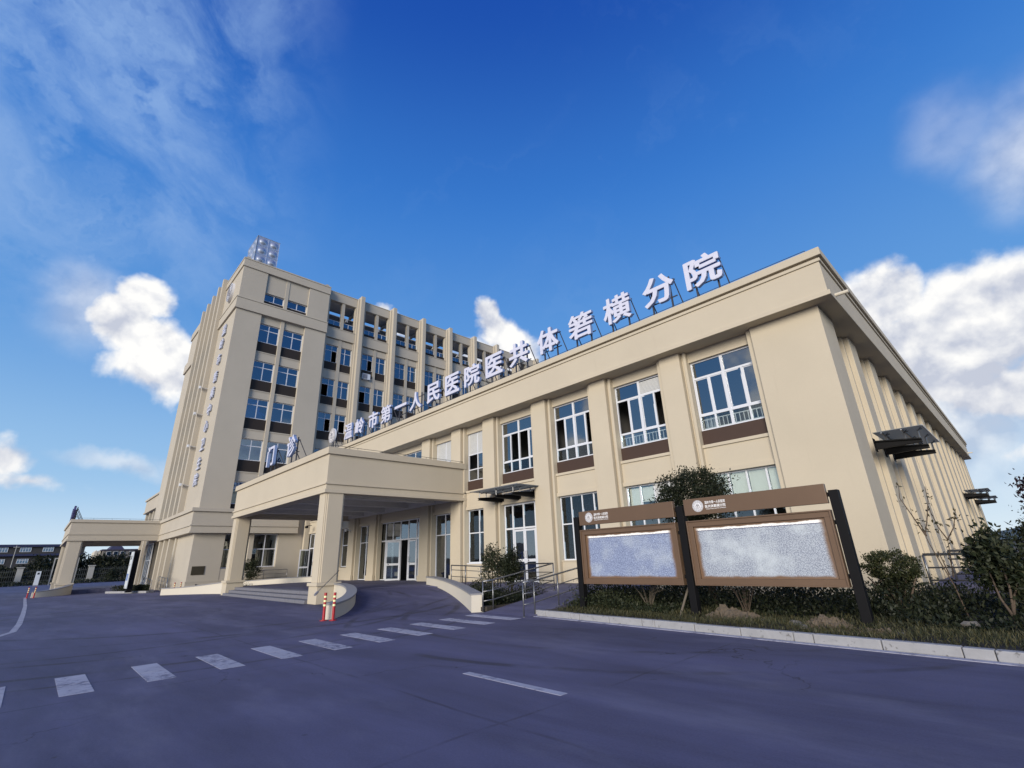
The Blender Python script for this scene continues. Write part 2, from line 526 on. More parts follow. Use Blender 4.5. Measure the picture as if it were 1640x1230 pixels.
def thing(name, loc, label, cat, group=None):
    o = bpy.data.objects.new(name, None)
    o.empty_display_size = 0.2
    o.location = loc
    COL.objects.link(o)
    return tag(o, label, cat, group)


class MB:
    """collects boxes, tubes and polygons and links them as one mesh object (world coordinates)"""
    def __init__(self):
        self.v = []
        self.f = []

    def box(self, x0, x1, y0, y1, z0, z1):
        i = len(self.v)
        self.v += [(x0, y0, z0), (x1, y0, z0), (x1, y1, z0), (x0, y1, z0), (x0, y0, z1), (x1, y0, z1), (x1, y1, z1), (x0, y1, z1)]
        self.f += [(i, i + 3, i + 2, i + 1), (i + 4, i + 5, i + 6, i + 7), (i, i + 1, i + 5, i + 4), (i + 1, i + 2, i + 6, i + 5), (i + 2, i + 3, i + 7, i + 6), (i + 3, i, i + 4, i + 7)]
        return self

    def tube(self, pts, r, n=8, r2=None, cap=True):
        pts = [Vector(p) for p in pts]
        m = len(pts)
        base = len(self.v)
        for k, p in enumerate(pts):
            d = (pts[min(k + 1, m - 1)] - pts[max(k - 1, 0)]).normalized()
            a = d.orthogonal().normalized() if k == 0 else (a - d * a.dot(d)).normalized()
            b = d.cross(a)
            rr = r if r2 is None else r + (r2 - r) * k / max(1, m - 1)
            for q in range(n):
                t = 2 * math.pi * q / n
                self.v.append(tuple(p + a * (rr * math.cos(t)) + b * (rr * math.sin(t))))
        for k in range(m - 1):
            for q in range(n):
                i0 = base + k * n + q
                i1 = base + k * n + (q + 1) % n
                self.f.append((i0, i1, i1 + n, i0 + n))
        if cap:
            self.f.append(tuple(base + q for q in reversed(range(n))))
            self.f.append(tuple(base + (m - 1) * n + q for q in range(n)))
        return self

    def prism(self, poly, z0, z1):
        """poly: (x, y) counter-clockwise"""
        i = len(self.v)
        n = len(poly)
        self.v += [(x, y, z0) for x, y in poly] + [(x, y, z1) for x, y in poly]
        self.f += [tuple(i + k for k in reversed(range(n))), tuple(i + n + k for k in range(n))]
        self.f += [(i + k, i + (k + 1) % n, i + n + (k + 1) % n, i + n + k) for k in range(n)]
        return self

    def face(self, pts):
        i = len(self.v)
        self.v += [tuple(p) for p in pts]
        self.f.append(tuple(range(i, i + len(pts))))
        return self

    def build(self, name, mat, parent=None, bev=0.0, smooth=False):
        me = bpy.data.meshes.new(name)
        me.from_pydata(self.v, [], self.f)
        me.materials.append(MATS[mat])
        if smooth:
            me.polygons.foreach_set('use_smooth', [True] * len(me.polygons))
        o = bpy.data.objects.new(name, me)
        COL.objects.link(o)
        attach(o, parent)
        if bev:
            md = o.modifiers.new('edge', 'BEVEL')
            md.width = bev
            md.segments = 2
            md.limit_method = 'ANGLE'
            md.angle_limit = R(50)
        return o


UNIT = {}


def piece(name, mat, parent, x0, x1, y0, y1, z0, z1):
    """a box that shares its mesh with every other box of the same material"""
    if mat not in UNIT:
        me = bpy.data.meshes.new('unit_' + mat)
        b = MB().box(-.5, .5, -.5, .5, -.5, .5)
        me.from_pydata(b.v, [], b.f)
        me.materials.append(MATS[mat])
        UNIT[mat] = me
    o = bpy.data.objects.new(name, UNIT[mat])
    o.location = ((x0 + x1) / 2, (y0 + y1) / 2, (z0 + z1) / 2)
    o.scale = (abs(x1 - x0), abs(y1 - y0), abs(z1 - z0))
    if name == 'pane':          # panes never sit perfectly true in their beads
        o.rotation_euler = (rnd.gauss(0, .007), rnd.gauss(0, .002), rnd.gauss(0, .007))
    COL.objects.link(o)
    attach(o, parent)
    return o


def link_mesh(name, me, loc, parent=None, rot=(0, 0, 0), scale=(1, 1, 1)):
    o = bpy.data.objects.new(name, me)
    o.location = loc
    o.rotation_euler = rot
    o.scale = scale
    COL.objects.link(o)
    attach(o, parent)
    return o


class Fr:
    """facade frame: u along the wall, n outwards, z up. axis 'f' faces -y (u = x), axis 's' faces +x (u = y)"""
    def __init__(self, axis, ref):
        self.a, self.ref = axis, ref

    def b(self, u0, u1, n0, n1, z0, z1):
        if self.a == 'f':
            return (u0, u1, self.ref - n1, self.ref - n0, z0, z1)
        return (self.ref + n0, self.ref + n1, u0, u1, z0, z1)


def window(fr, parent, u0, u1, z0, z1, n, cols, rows, gl='window_glass', fw=0.055, skip=(), louvre=(), blinds=(), rails=(), curtains=(), name='window', depth=0.07, merge=()):
    """cols / rows: inner mullion positions as absolute u / z; skip: open lights (c, r)"""
    mb = MB()
    us = [u0] + list(cols) + [u1]
    zs = [z0] + list(rows) + [z1]
    h = fw / 2
    for k, u in enumerate(us):
        a, b = (u, u + fw) if k == 0 else ((u - fw, u) if k == len(us) - 1 else (u - h, u + h))
        mb.box(*fr.b(a, b, n - depth, n, z0, z1))
    for k, z in enumerate(zs):
        a, b = (z, z + fw) if k == 0 else ((z - fw, z) if k == len(zs) - 1 else (z - h, z + h))
        for c in range(len(us) - 1):
            a0 = us[c] + (fw if c == 0 else h)
            a1 = us[c + 1] - (fw if c == len(us) - 2 else h)
            mb.box(*fr.b(a0, a1, n - depth, n - 0.003, a, b))
    w = mb.build(name, 'white_frame', parent)
    for c in range(len(us) - 1):
        a0 = us[c] + (fw if c == 0 else h)
        a1 = us[c + 1] - (fw if c == len(us) - 2 else h)
        for r in range(len(zs) - 1):
            b0 = zs[r] + (fw if r == 0 else h)
            b1 = zs[r + 1] - (fw if r == len(zs) - 2 else h)
            if (c, r) in skip:
                continue
            if (c, r) in louvre:
                lm = MB()
                k = int((b1 - b0) / 0.055)
                for q in range(k):
                    zz = b0 + (b1 - b0) * (q + .5) / k
                    lm.box(*fr.b(a0, a1, n - 0.055, n - 0.012, zz - .019, zz + .019))
                o = lm.build('louvre', 'louvre_white', w)
                tag(o, kind='stuff')
                continue
            piece('pane', gl, w, *fr.b(a0, a1, n - 0.046, n - 0.036, b0, b1))
    for (ua, ub, za, zb) in blinds:
        piece('blind', 'blind_white', w, *fr.b(ua, ub, n - 0.11, n - 0.10, za, zb))
    for (ua, ub, za, zb) in curtains:
        cm = MB()
        k = max(4, int((ub - ua) / 0.07))
        for q in range(k):
            x0 = ua + (ub - ua) * q / k
            x1 = ua + (ub - ua) * (q + 1) / k
            d0 = n - 0.24 + (0.03 if q % 2 else -0.03)
            cm.box(*fr.b(x0, x1, d0 - .01, d0, za, zb))
        cm.build('curtain', 'curtain_grey', w)
    if rails:
        rb = MB()
        for (ua, ub, za, zb) in rails:
            k = max(2, int((ub - ua) / 0.16))
            rb.box(*fr.b(ua, ub, n - 0.145, n - 0.12, zb - .03, zb))
            rb.box(*fr.b(ua, ub, n - 0.145, n - 0.12, za, za + .03))
            for q in range(k + 1):
                uu = ua + (ub - ua) * q / k
                rb.box(*fr.b(uu - .011, uu + .011, n - 0.143, n - 0.122, za + .03, zb - .03))
        rb.build('guard_rail', 'white_frame', w)
    return w


# ------------------------------------------------------------------ ground
def ground():
    o = MB().box(-5000, 5000, -5000, 5000, -1.0, -0.03).build('ground', 'soil')
    tag(o, kind='structure')
    o = MB().box(-128, 30, -60, 90, -0.02, 0.0).build('forecourt', 'forecourt_concrete')
    tag(o, kind='structure')


ground()

# ------------------------------------------------------------------ clinic building (two storeys)
XL, XR, YP = -45.10, -2.9, 16.97
clinic = thing('clinic_building', (-24, 17, 0), 'long cream two-storey clinic block with roof letters, right of the tower', 'building')
F = Fr('f', YP)
PIL = [(-5.10, -2.90), (-8.76, -7.89), (-12.42, -11.53), (-16.15, -15.22), (-20.06, -19.14), (-23.05, -22.14), (-26.30, -25.38),
       (-32.87, -31.95), (-36.10, -35.20), (-39.10, -38.20), (-42.40, -41.50), (-45.10, -44.80)]


def clinic_front():
    for i, (a, b) in enumerate(PIL):
        mb = MB().box(*F.b(a, b, -0.45, 0.0, 0.0 if i < 5 else 0.35, 9.045))
        if i < 11:
            mb.box(*F.b(a - 0.19, a - 0.002, -0.45, -0.13, 0.0, 9.044))
            if i > 0:
                mb.box(*F.b(b + 0.002, b + 0.10, -0.45, -0.22, 0.0, 9.043))
                mb.box(*F.b(b + 0.10, b + 0.21, -0.45, -0.13, 0.0, 9.044))
        o = mb.build('pilaster', 'wall_cream', clinic, 0.012)
        if 4 < i < 11:
            piece('pilaster_base', 'wall_cream', o, *F.b(a - 0.06, b + 0.06, -0.1, 0.05, 0.40, 0.78))
    # cornice: lip, fascia, moulding, cap; front run and right-hand return
    def ring(name, off, z0, z1, bev=0.015):
        # off = how far outside the pilaster plane; L-shaped solid with mitred corner
        d = 1.2
        x1, y1 = XR + off, YP - off
        poly = [(XL + .02, y1), (x1, y1), (x1, 64.6 + off), (x1 - d, 64.6 + off), (x1 - d, y1 + d), (XL + .02, y1 + d)]
        MB().prism(poly, z0, z1).build(name, 'wall_cream', clinic, bev)
    ring('cornice_lip', 0.53, 9.045, 9.21)
    ring('fascia', 0.46, 9.212, 10.30)
    ring('cornice_moulding', 0.51, 10.302, 10.415)
    ring('moulding_neck', 0.44, 10.417, 10.478)
    ring('parapet_cap', 0.58, 10.48, 10.76)
    piece('roof', 'cap_granite', clinic, XL, XR - .5, YP + .5, 64.5, 10.0, 10.2)
    # bays: (u0, u1) clear widths between pilasters
    ups = []
    for i in range(11):
        u0, u1 = PIL[i + 1][1] + 0.14, PIL[i][0] - 0.11
        ups.append((u0, u1))
    for i, (u0, u1) in enumerate(ups):
        a, b = u0 + 0.07, u1 + 0.1
        if i == 6:
            a, b = u0, u1
        # first floor
        piece('lintel_wall', 'wall_cream', clinic, *F.b(a, b, -0.62, -0.33, 8.62, 9.045))
        sp = piece('spandrel_wall', 'wall_cream', clinic, *F.b(a, b, -0.62, -0.33, 4.36, 5.16))
        piece('drip_ledge', 'wall_cream', clinic, *F.b(a, b, -0.62, -0.27, 4.20, 4.36))
        piece('sill_ledge', 'wall_cream', clinic, *F.b(a, b, -0.62, -0.27, 5.16, 5.27))
        piece('sill_panel', 'brown_panel', clinic, *F.b(a, b, -0.62, -0.41, 5.27, 5.83))
        w = b - a
        z0, z1, n = 5.83, 8.62, -0.46
        if i < 4:
            c = (a + b - .1) / 2 - 0.02
            cols = [a + w * .24, c, a + w * .73]
            kw = dict(rails=[])
            sk, lv, cu = (), (), ()
            rl = [(a + .1, b - .05, 5.9, 6.27)]
            if i == 0:
                cu = [(a + .08, a + .62, 5.9, 8.5)]
            if i == 1:
                sk = ((0, 1), (3, 1))
            if i == 2:
                sk = ((0, 1), (3, 1))
            if i == 3:
                sk = ((1, 1), (2, 1))
                rl = ()
                cu = [(a + w * .76, b - .05, 5.9, 8.0)]
            window2(F, clinic, a, b, z0, z1, n, cols, c, [6.43, 7.93], sk, louv=(i == 1), rails=rl, curtains=cu, blind=(i in (0,)))
        elif i in (4, 5, 7, 8, 9, 10):
            c = a + w * .46
            window(F, clinic, a, b, z0, z1, n, [c], [6.48, 7.36], louvre=((0, 2), (1, 2)), skip=((0, 1),) if i == 4 else ())
        else:
            window(F, clinic, a, b, z0, z1, n, [a + w * k / 4 for k in (1, 2, 3)], [6.45, 7.9])
        # ground floor
        if i in (0, 1, 2):
            zb, zt = 1.38, 4.20
            piece('base_wall', 'wall_cream', clinic, *F.b(a, b, -0.62, -0.33, 0.0, 1.33))
            piece('window_sill', 'wall_cream', clinic, *F.b(a, b, -0.62, -0.29, 1.33, 1.38))
            cs = [a + .66, a + 1.30, a + 1.96]
            bl = [(a + .70, a + 1.27, 3.52, 4.1), (a + 1.34, a + 1.93, 3.55, 4.1), (a + 2.0, b - .1, 3.60, 4.1), (a + .1, a + .62, 3.3, 4.1)]
            if i == 0:
                bl = [(a + .06, a + .62, 3.1, 4.15), (a + .70, a + 1.27, 3.12, 4.15), (a + 1.34, a + 1.93, 3.1, 4.15), (a + 2.0, b - .1, 3.08, 4.15)]
            if i == 1:
                bl = bl[:2] + bl[3:]
            window(F, clinic, a, b, zb, zt, n, cs, [2.94], blinds=bl, gl='ground_glass', louvre=((2, 1), (3, 1)) if i == 1 else ())
        elif i == 3:
            side_door(a, b)
        elif i == 4:
            piece('base_wall', 'wall_cream', clinic, *F.b(a, b, -0.62, -0.33, 0.0, 1.33))
            piece('window_sill', 'white_frame', clinic, *F.b(a, b, -0.62, -0.31, 1.33, 1.38))
            window(F, clinic, a, b, 1.38, 4.20, n, [a + w * .50], [2.94], blinds=[(a + w * .55, b - .1, 3.1, 3.7)], gl='ground_glass')
        elif i in (5, 7):
            window(F, clinic, a, b, 0.46, 4.20, n, [a + w * .47], [3.0], gl='window_glass')
        elif i == 6:
            main_door(a, b)
        elif i in (8,):
            piece('base_wall', 'wall_cream', clinic, *F.b(a, b, -0.62, -0.33, 0.0, 1.33))
            window(F, clinic, a, b, 1.38, 4.20, n, [a + w * .5], [2.94])
        elif i == 9:
            piece('base_wall', 'wall_cream', clinic, *F.b(a, b, -0.62, -0.33, 0.0, 1.33))
            window(F, clinic, a, b, 1.38, 4.20, n, [a + w * .5], [2.94])
        else:
            corner_door(a, b)
    # rooms behind the glass
    im = MB()
    im.box(XL + .3, XR - .8, YP + 4.2, YP + 4.3, 0, 9.0)
    im.box(XL + .3, XR - .8, YP + .63, YP + 4.2, 4.35, 4.95)
    im.box(XL + .3, XR - .8, YP + .63, YP + 4.2, 8.75, 9.0)
    im.box(XL + .3, XR - .8, YP + .63, YP + 4.2, 0.0, 0.40)
    for a, b in PIL[1:]:
        im.box((a + b) / 2 - .08, (a + b) / 2 + .08, YP + .63, YP + 4.2, .4, 8.75)
    im.build('interior', 'interior_light', clinic)


def window2(fr, parent, a, b, z0, z1, n, cols, c, rows, skip, louv, rails, curtains, blind):
    """the large four-light windows: two lights in the top row, four below"""
    fw, h, d = 0.055, 0.03, 0.07
    mb = MB()
    r1, r2 = rows
    mb.box(*fr.b(a, a + fw, n - d, n, z0, z1))
    mb.box(*fr.b(b - fw, b, n - d, n, z0, z1))
    mb.box(*fr.b(c - .05, c + .05, n - d, n + .006, z0, z1))
    for zz0, zz1 in ((z0, z0 + fw), (r1 - .04, r1 + .04), (r2 - .04, r2 + .04), (z1 - fw, z1)):
        mb.box(*fr.b(a + fw, c - .05, n - d, n - .003, zz0, zz1))
        mb.box(*fr.b(c + .05, b - fw, n - d, n - .003, zz0, zz1))
    for u in (cols[0], cols[2]):
        mb.box(*fr.b(u - h, u + h, n - d, n - .006, z0 + fw, r1 - .04))
        mb.box(*fr.b(u - .034, u + .034, n - d, n - .006, r1 + .04, r2 - .04))
    w = mb.build('window', 'white_frame', parent)
    us = [a + fw, cols[0], c, cols[2], b - fw]
    for k in range(4):
        piece('pane', 'ground_glass', w, *fr.b(us[k], us[k + 1], n - .05, n - .04, z0 + fw, r1 - .04))
        if (k, 1) not in skip:
            piece('pane', 'window_glass', w, *fr.b(us[k], us[k + 1], n - (.05 if k in (0, 3) else .035), n - (.04 if k in (0, 3) else .025), r1 + .04, r2 - .04))
            sf = MB()
            nn = n - .02 if k in (1, 2) else n - .034
            q0, q1 = us[k] + (.034 if k in (1, 3) else 0) + (.06 if k == 2 else 0), us[k + 1] - (.034 if k in (0, 2) else 0) - (.06 if k == 1 else 0)
            for (x0, x1, y0, y1) in ((q0, q0 + .032, r1 + .04, r2 - .04), (q1 - .032, q1, r1 + .04, r2 - .04), (q0 + .032, q1 - .032, r1 + .04, r1 + .075), (q0 + .032, q1 - .032, r2 - .075, r2 - .04)):
                sf.box(*fr.b(x0, x1, nn - .03, nn, y0, y1))
            sf.build('sash', 'white_frame', w)
    piece('pane', 'window_glass', w, *fr.b(a + fw, c - .05, n - .05, n - .04, r2 + .04, z1 - fw))
    if louv:
        lm = MB()
        for q in range(11):
            zz = r2 + .06 + q * .051
            lm.box(*fr.b(c + .05, b - fw, n - .05, n - .012, zz - .017, zz + .017))
        tag(lm.build('louvre', 'louvre_white', w), kind='stuff')
    else:
        piece('pane', 'window_glass', w, *fr.b(c + .05, b - fw, n - .05, n - .04, r2 + .04, z1 - fw))
    if blind:
        piece('blind', 'blind_white', w, *fr.b(c + .1, b - .08, n - .2, n - .185, 8.08, 8.36))
        piece('blind', 'blind_white', w, *fr.b(a + .5, c - .1, n - .2, n - .185, 8.06, 8.3))
    for (ua, ub, za, zb) in rails:
        rb = MB()
        k = int((ub - ua) / 0.15)
        rb.box(*fr.b(ua, ub, n - .085, n - .062, zb - .03, zb))
        rb.box(*fr.b(ua, ub, n - .085, n - .062, za, za + .03))
        for q in range(k + 1):
            uu = ua + (ub - ua) * q / k
            rb.box(*fr.b(uu - .013, uu + .013, n - .083, n - .064, za + .03, zb - .03))
        rb.build('guard_rail', 'white_frame', w)
    for (ua, ub, za, zb) in curtains:
        cm = MB()
        k = max(4, int((ub - ua) / 0.07))
        for q in range(k):
            x0 = ua + (ub - ua) * q / k
            x1 = ua + (ub - ua) * (q + 1) / k
            d0 = n - .24 + (.03 if q % 2 else -.03)
            cm.box(*fr.b(x0, x1, d0 - .01, d0, za, zb))
        cm.build('curtain', 'curtain_grey', w)
    return w


def door_leaf(parent, x0, x1, y, z0, z1, hinge=None, ang=0.0, plate=True, handle_left=True):
    """glazed leaf in the wall plane; swings about hinge when ang is not zero"""
    fw = .085
    w = x1 - x0
    h = z1 - z0
    mid = z0 + h * .40
    mb = MB()
    mb.box(x0, x0 + fw, y - .02, y + .02, z0, z1)
    mb.box(x1 - fw, x1, y - .02, y + .02, z0, z1)
    for a, b in ((z0, z0 + .10), (mid - .065, mid + .065), (z1 - fw, z1)):
        mb.box(x0 + fw, x1 - fw, y - .018, y + .018, a, b)
    parts = []
    leaf = mb.build('door_leaf', 'white_frame', None)
    p1 = piece('pane', 'window_glass', None, x0 + fw, x1 - fw, y - .005, y + .005, z0 + .10, mid - .065)
    p2 = piece('pane', 'window_glass', None, x0 + fw, x1 - fw, y - .005, y + .005, mid + .065, z1 - fw)
    parts = [p1, p2]
    hx = x0 + .05 if handle_left else x1 - .05
    hd = MB().tube([(hx, y - .03, mid + .12), (hx, y - .07, mid + .14), (hx, y - .07, mid + .42), (hx, y - .03, mid + .44)], .014, 6).build('handle', 'steel')
    parts.append(hd)
    if plate:
        pl = MB().box(x0 + fw + .02, x1 - fw - .02, y - .022, y - .0185, mid - .045, mid + .045).build('push_plate', 'plastic_white')
        parts.append(pl)
        parts.append(MB().box(x0 + fw + .06, x0 + fw + .13, y - .025, y - .0225, mid - .03, mid + .03).build('push_mark', 'ink'))
    for p in parts:
        attach(p, leaf)
    if hinge is not None:
        M = Matrix.Translation((hinge, y, 0)) @ Matrix.Rotation(ang, 4, 'Z') @ Matrix.Translation((-hinge, -y, 0))
        leaf.matrix_world = M
        WM.pop(leaf.name, None)
        leaf.location = M.to_translation()
        leaf.rotation_euler = (0, 0, ang)
        WM[leaf.name] = M
    if parent is not None:
        attach(leaf, parent)
    return leaf


def screen(parent, name, us, zs, y, fw, panes, nd=.09, gl='window_glass'):
    mb = MB()
    for k, u in enumerate(us):
        h = fw / 2
        mb.box(u - h, u + h, y, y + nd, zs[0], zs[-1])
    for r, z in enumerate(zs):
        for c in range(len(us) - 1):
            if r == 0 and not panes.get(('base', c), True):
                continue
            mb.box(us[c] + fw / 2, us[c + 1] - fw / 2, y + .003, y + nd, z - fw / 2 if 0 < r < len(zs) - 1 else (z if r == 0 else z - fw), z + fw / 2 if 0 < r < len(zs) - 1 else (z + fw * .6 if r == 0 else z))
    w = mb.build(name, 'white_frame', parent)
    for c in range(len(us) - 1):
        for r in range(len(zs) - 1):
            if panes.get((c, r), True):
                piece('pane', gl, w, us[c] + fw / 2, us[c + 1] - fw / 2, y + .03, y + .04, zs[r] + .03, zs[r + 1] - .03)
    return w


def main_door(a, b):
    y = YP + .47
    us = [-31.93, -31.22, -30.25, -29.28, -28.29, -27.30, -27.05]
    w = screen(clinic, 'door_screen', us, [0.46, 2.97, 4.22], y, .085, {(1, 0): False, (2, 0): False, (3, 0): False, (4, 0): False, ('base', 1): False, ('base', 2): False, ('base', 3): False, ('base', 4): False})
    door_leaf(clinic, -31.17, -30.26, y + .045, .47, 2.9, None, 0, True, False)
    door_leaf(clinic, -30.24, -29.33, y + .045, .47, 2.9, -29.33, R(64), True, True)
    door_leaf(clinic, -29.24, -28.33, y + .045, .47, 2.9, -28.33, R(-86), False, True)
    door_leaf(clinic, -28.25, -27.35, y + .045, .47, 2.9, None, 0, True, True)


def side_door(a, b):
    y = YP + .47
    us = [a + .03, a + .62, a + 1.41, a + 2.23, b - .03]
    w = screen(clinic, 'door_screen', us, [0.44, 2.97, 4.20], y, .085, {(1, 0): False, (2, 0): False, ('base', 1): False, ('base', 2): False}, gl='ground_glass')
    piece('blind', 'blind_white', w, us[1] + .05, us[2] - .05, y + .11, y + .12, 3.05, 3.75)
    piece('blind', 'blind_white', w, us[2] + .05, us[3] - .05, y + .11, y + .12, 3.05, 3.75)
    piece('blind', 'blind_white', w, us[0] + .2, us[1] - .05, y + .11, y + .12, 3.05, 3.75)
    piece('blind', 'blind_white', w, us[3] + .06, us[4] - .05, y + .11, y + .12, 3.05, 3.75)
    door_leaf(clinic, us[1] + .05, us[2] - .01, y + .045, .46, 2.9, None, 0, True, False)
    door_leaf(clinic, us[2] + .01, us[3] - .05, y + .045, .46, 2.9, None, 0, True, True)


def corner_door(a, b):
    y = YP + .47
    us = [a + .03, a + .95, a + 1.85, b - .03]
    screen(clinic, 'door_screen', us, [0.44, 2.97, 4.20], y, .085, {(0, 0): False, (1, 0): False, ('base', 0): False, ('base', 1): False})
    door_leaf(clinic, us[1] + .02, us[2] - .05, y + .045, .46, 2.9, None, 0, True, True)
    door_leaf(clinic, us[0] + .05, us[1] - .01, y + .045, .46, 2.9, us[0] + .05, R(-95), True, False)


clinic_front()


def clinic_side():
    G = Fr('s', XR)
    # corner return, then ribs every 3.35 m with deep window slots between them
    MB().box(-3.35, XR - .002, 17.42, 18.7, 0, 9.044).build('pilaster', 'wall_cream', clinic, .012)
    edges = [(18.7, 18.9)]
    y = 20.75
    ribs = []
    while y < 63:
        ribs.append((y, y + 1.12))
        y += 3.37
    for (a, b) in ribs:
        mb = MB().box(*G.b(a, b, -.5, 0, 0, 9.044))
        mb.box(*G.b(a - .2, a - .002, -.5, -.16, 0, 9.043)).box(*G.b(b + .002, b + .2, -.5, -.16, 0, 9.043))
        mb.build('pilaster', 'wall_cream', clinic, .02)
    MB().box(*G.b(ribs[-1][1] + 1.2, 64.6, -.5, 0, 0, 9.044)).build('pilaster', 'wall_cream', clinic, .012)
    prev = 18.7
    for (a, b) in ribs + [(ribs[-1][1] + 1.2, 64.6)]:
        u0, u1 = prev, a - .2
        piece('spandrel_wall', 'wall_cream', clinic, *G.b(u0, u1, -.66, -.34, 4.2, 5.27))
        piece('lintel_wall', 'wall_cream', clinic, *G.b(u0, u1, -.66, -.34, 8.62, 9.045))
        piece('base_wall', 'wall_cream', clinic, *G.b(u0, u1, -.66, -.34, 0, 1.38))
        piece('sill_panel', 'brown_panel', clinic, *G.b(u0, u1, -.66, -.42, 5.27, 5.83))
        window(G, clinic, u0, u1, 5.83, 8.62, -.47, [(u0 + u1) / 2], [7.9])
        window(G, clinic, u0, u1, 1.38, 4.2, -.47, [(u0 + u1) / 2], [2.94])
        prev = b + .2
    MB().box(XR - 4.4, XR - 4.3, 21.5, 64.3, 0, 9).build('interior', 'interior_dark', clinic)
    MB().box(XL + 8, XR - .2, 64.0, 64.58, 0, 9.04).build('back_wall', 'wall_cream', clinic)
    # overflow spouts through the right-hand fascia
    for y in (17.6, 63.2):
        MB().tube([(XR + .4, y, 9.45), (XR + .84, y, 9.44)], .06, 10).build('overflow_spout', 'wall_white', clinic)


clinic_side()


def roof_wire(name, parent, pts, step=1.6, h=.16):
    mb = MB()
    for k in range(len(pts) - 1):
        a, b = Vector(pts[k]), Vector(pts[k + 1])
        n = max(1, int((b - a).length / step))
        mb.tube([a + Vector((0, 0, h)), b + Vector((0, 0, h))], .012, 5)
        for q in range(n + 1):
            p = a.lerp(b, q / n)
            mb.tube([p, p + Vector((0, 0, h))], .010, 5)
    return mb.build(name, 'post_dark', parent)


roof_wire('lightning_wire', clinic, [(-44.5, 16.62, 10.76), (-2.75, 16.62, 10.76)])

# ------------------------------------------------------------------ tower block
tower = thing('tower_block', (-48, 12, 0), 'tall cream seven-storey hospital tower with long rear wing and roof fins', 'building')
XT = -45.2
HEADS = [8.52, 12.27, 16.04, 19.70, 23.52]


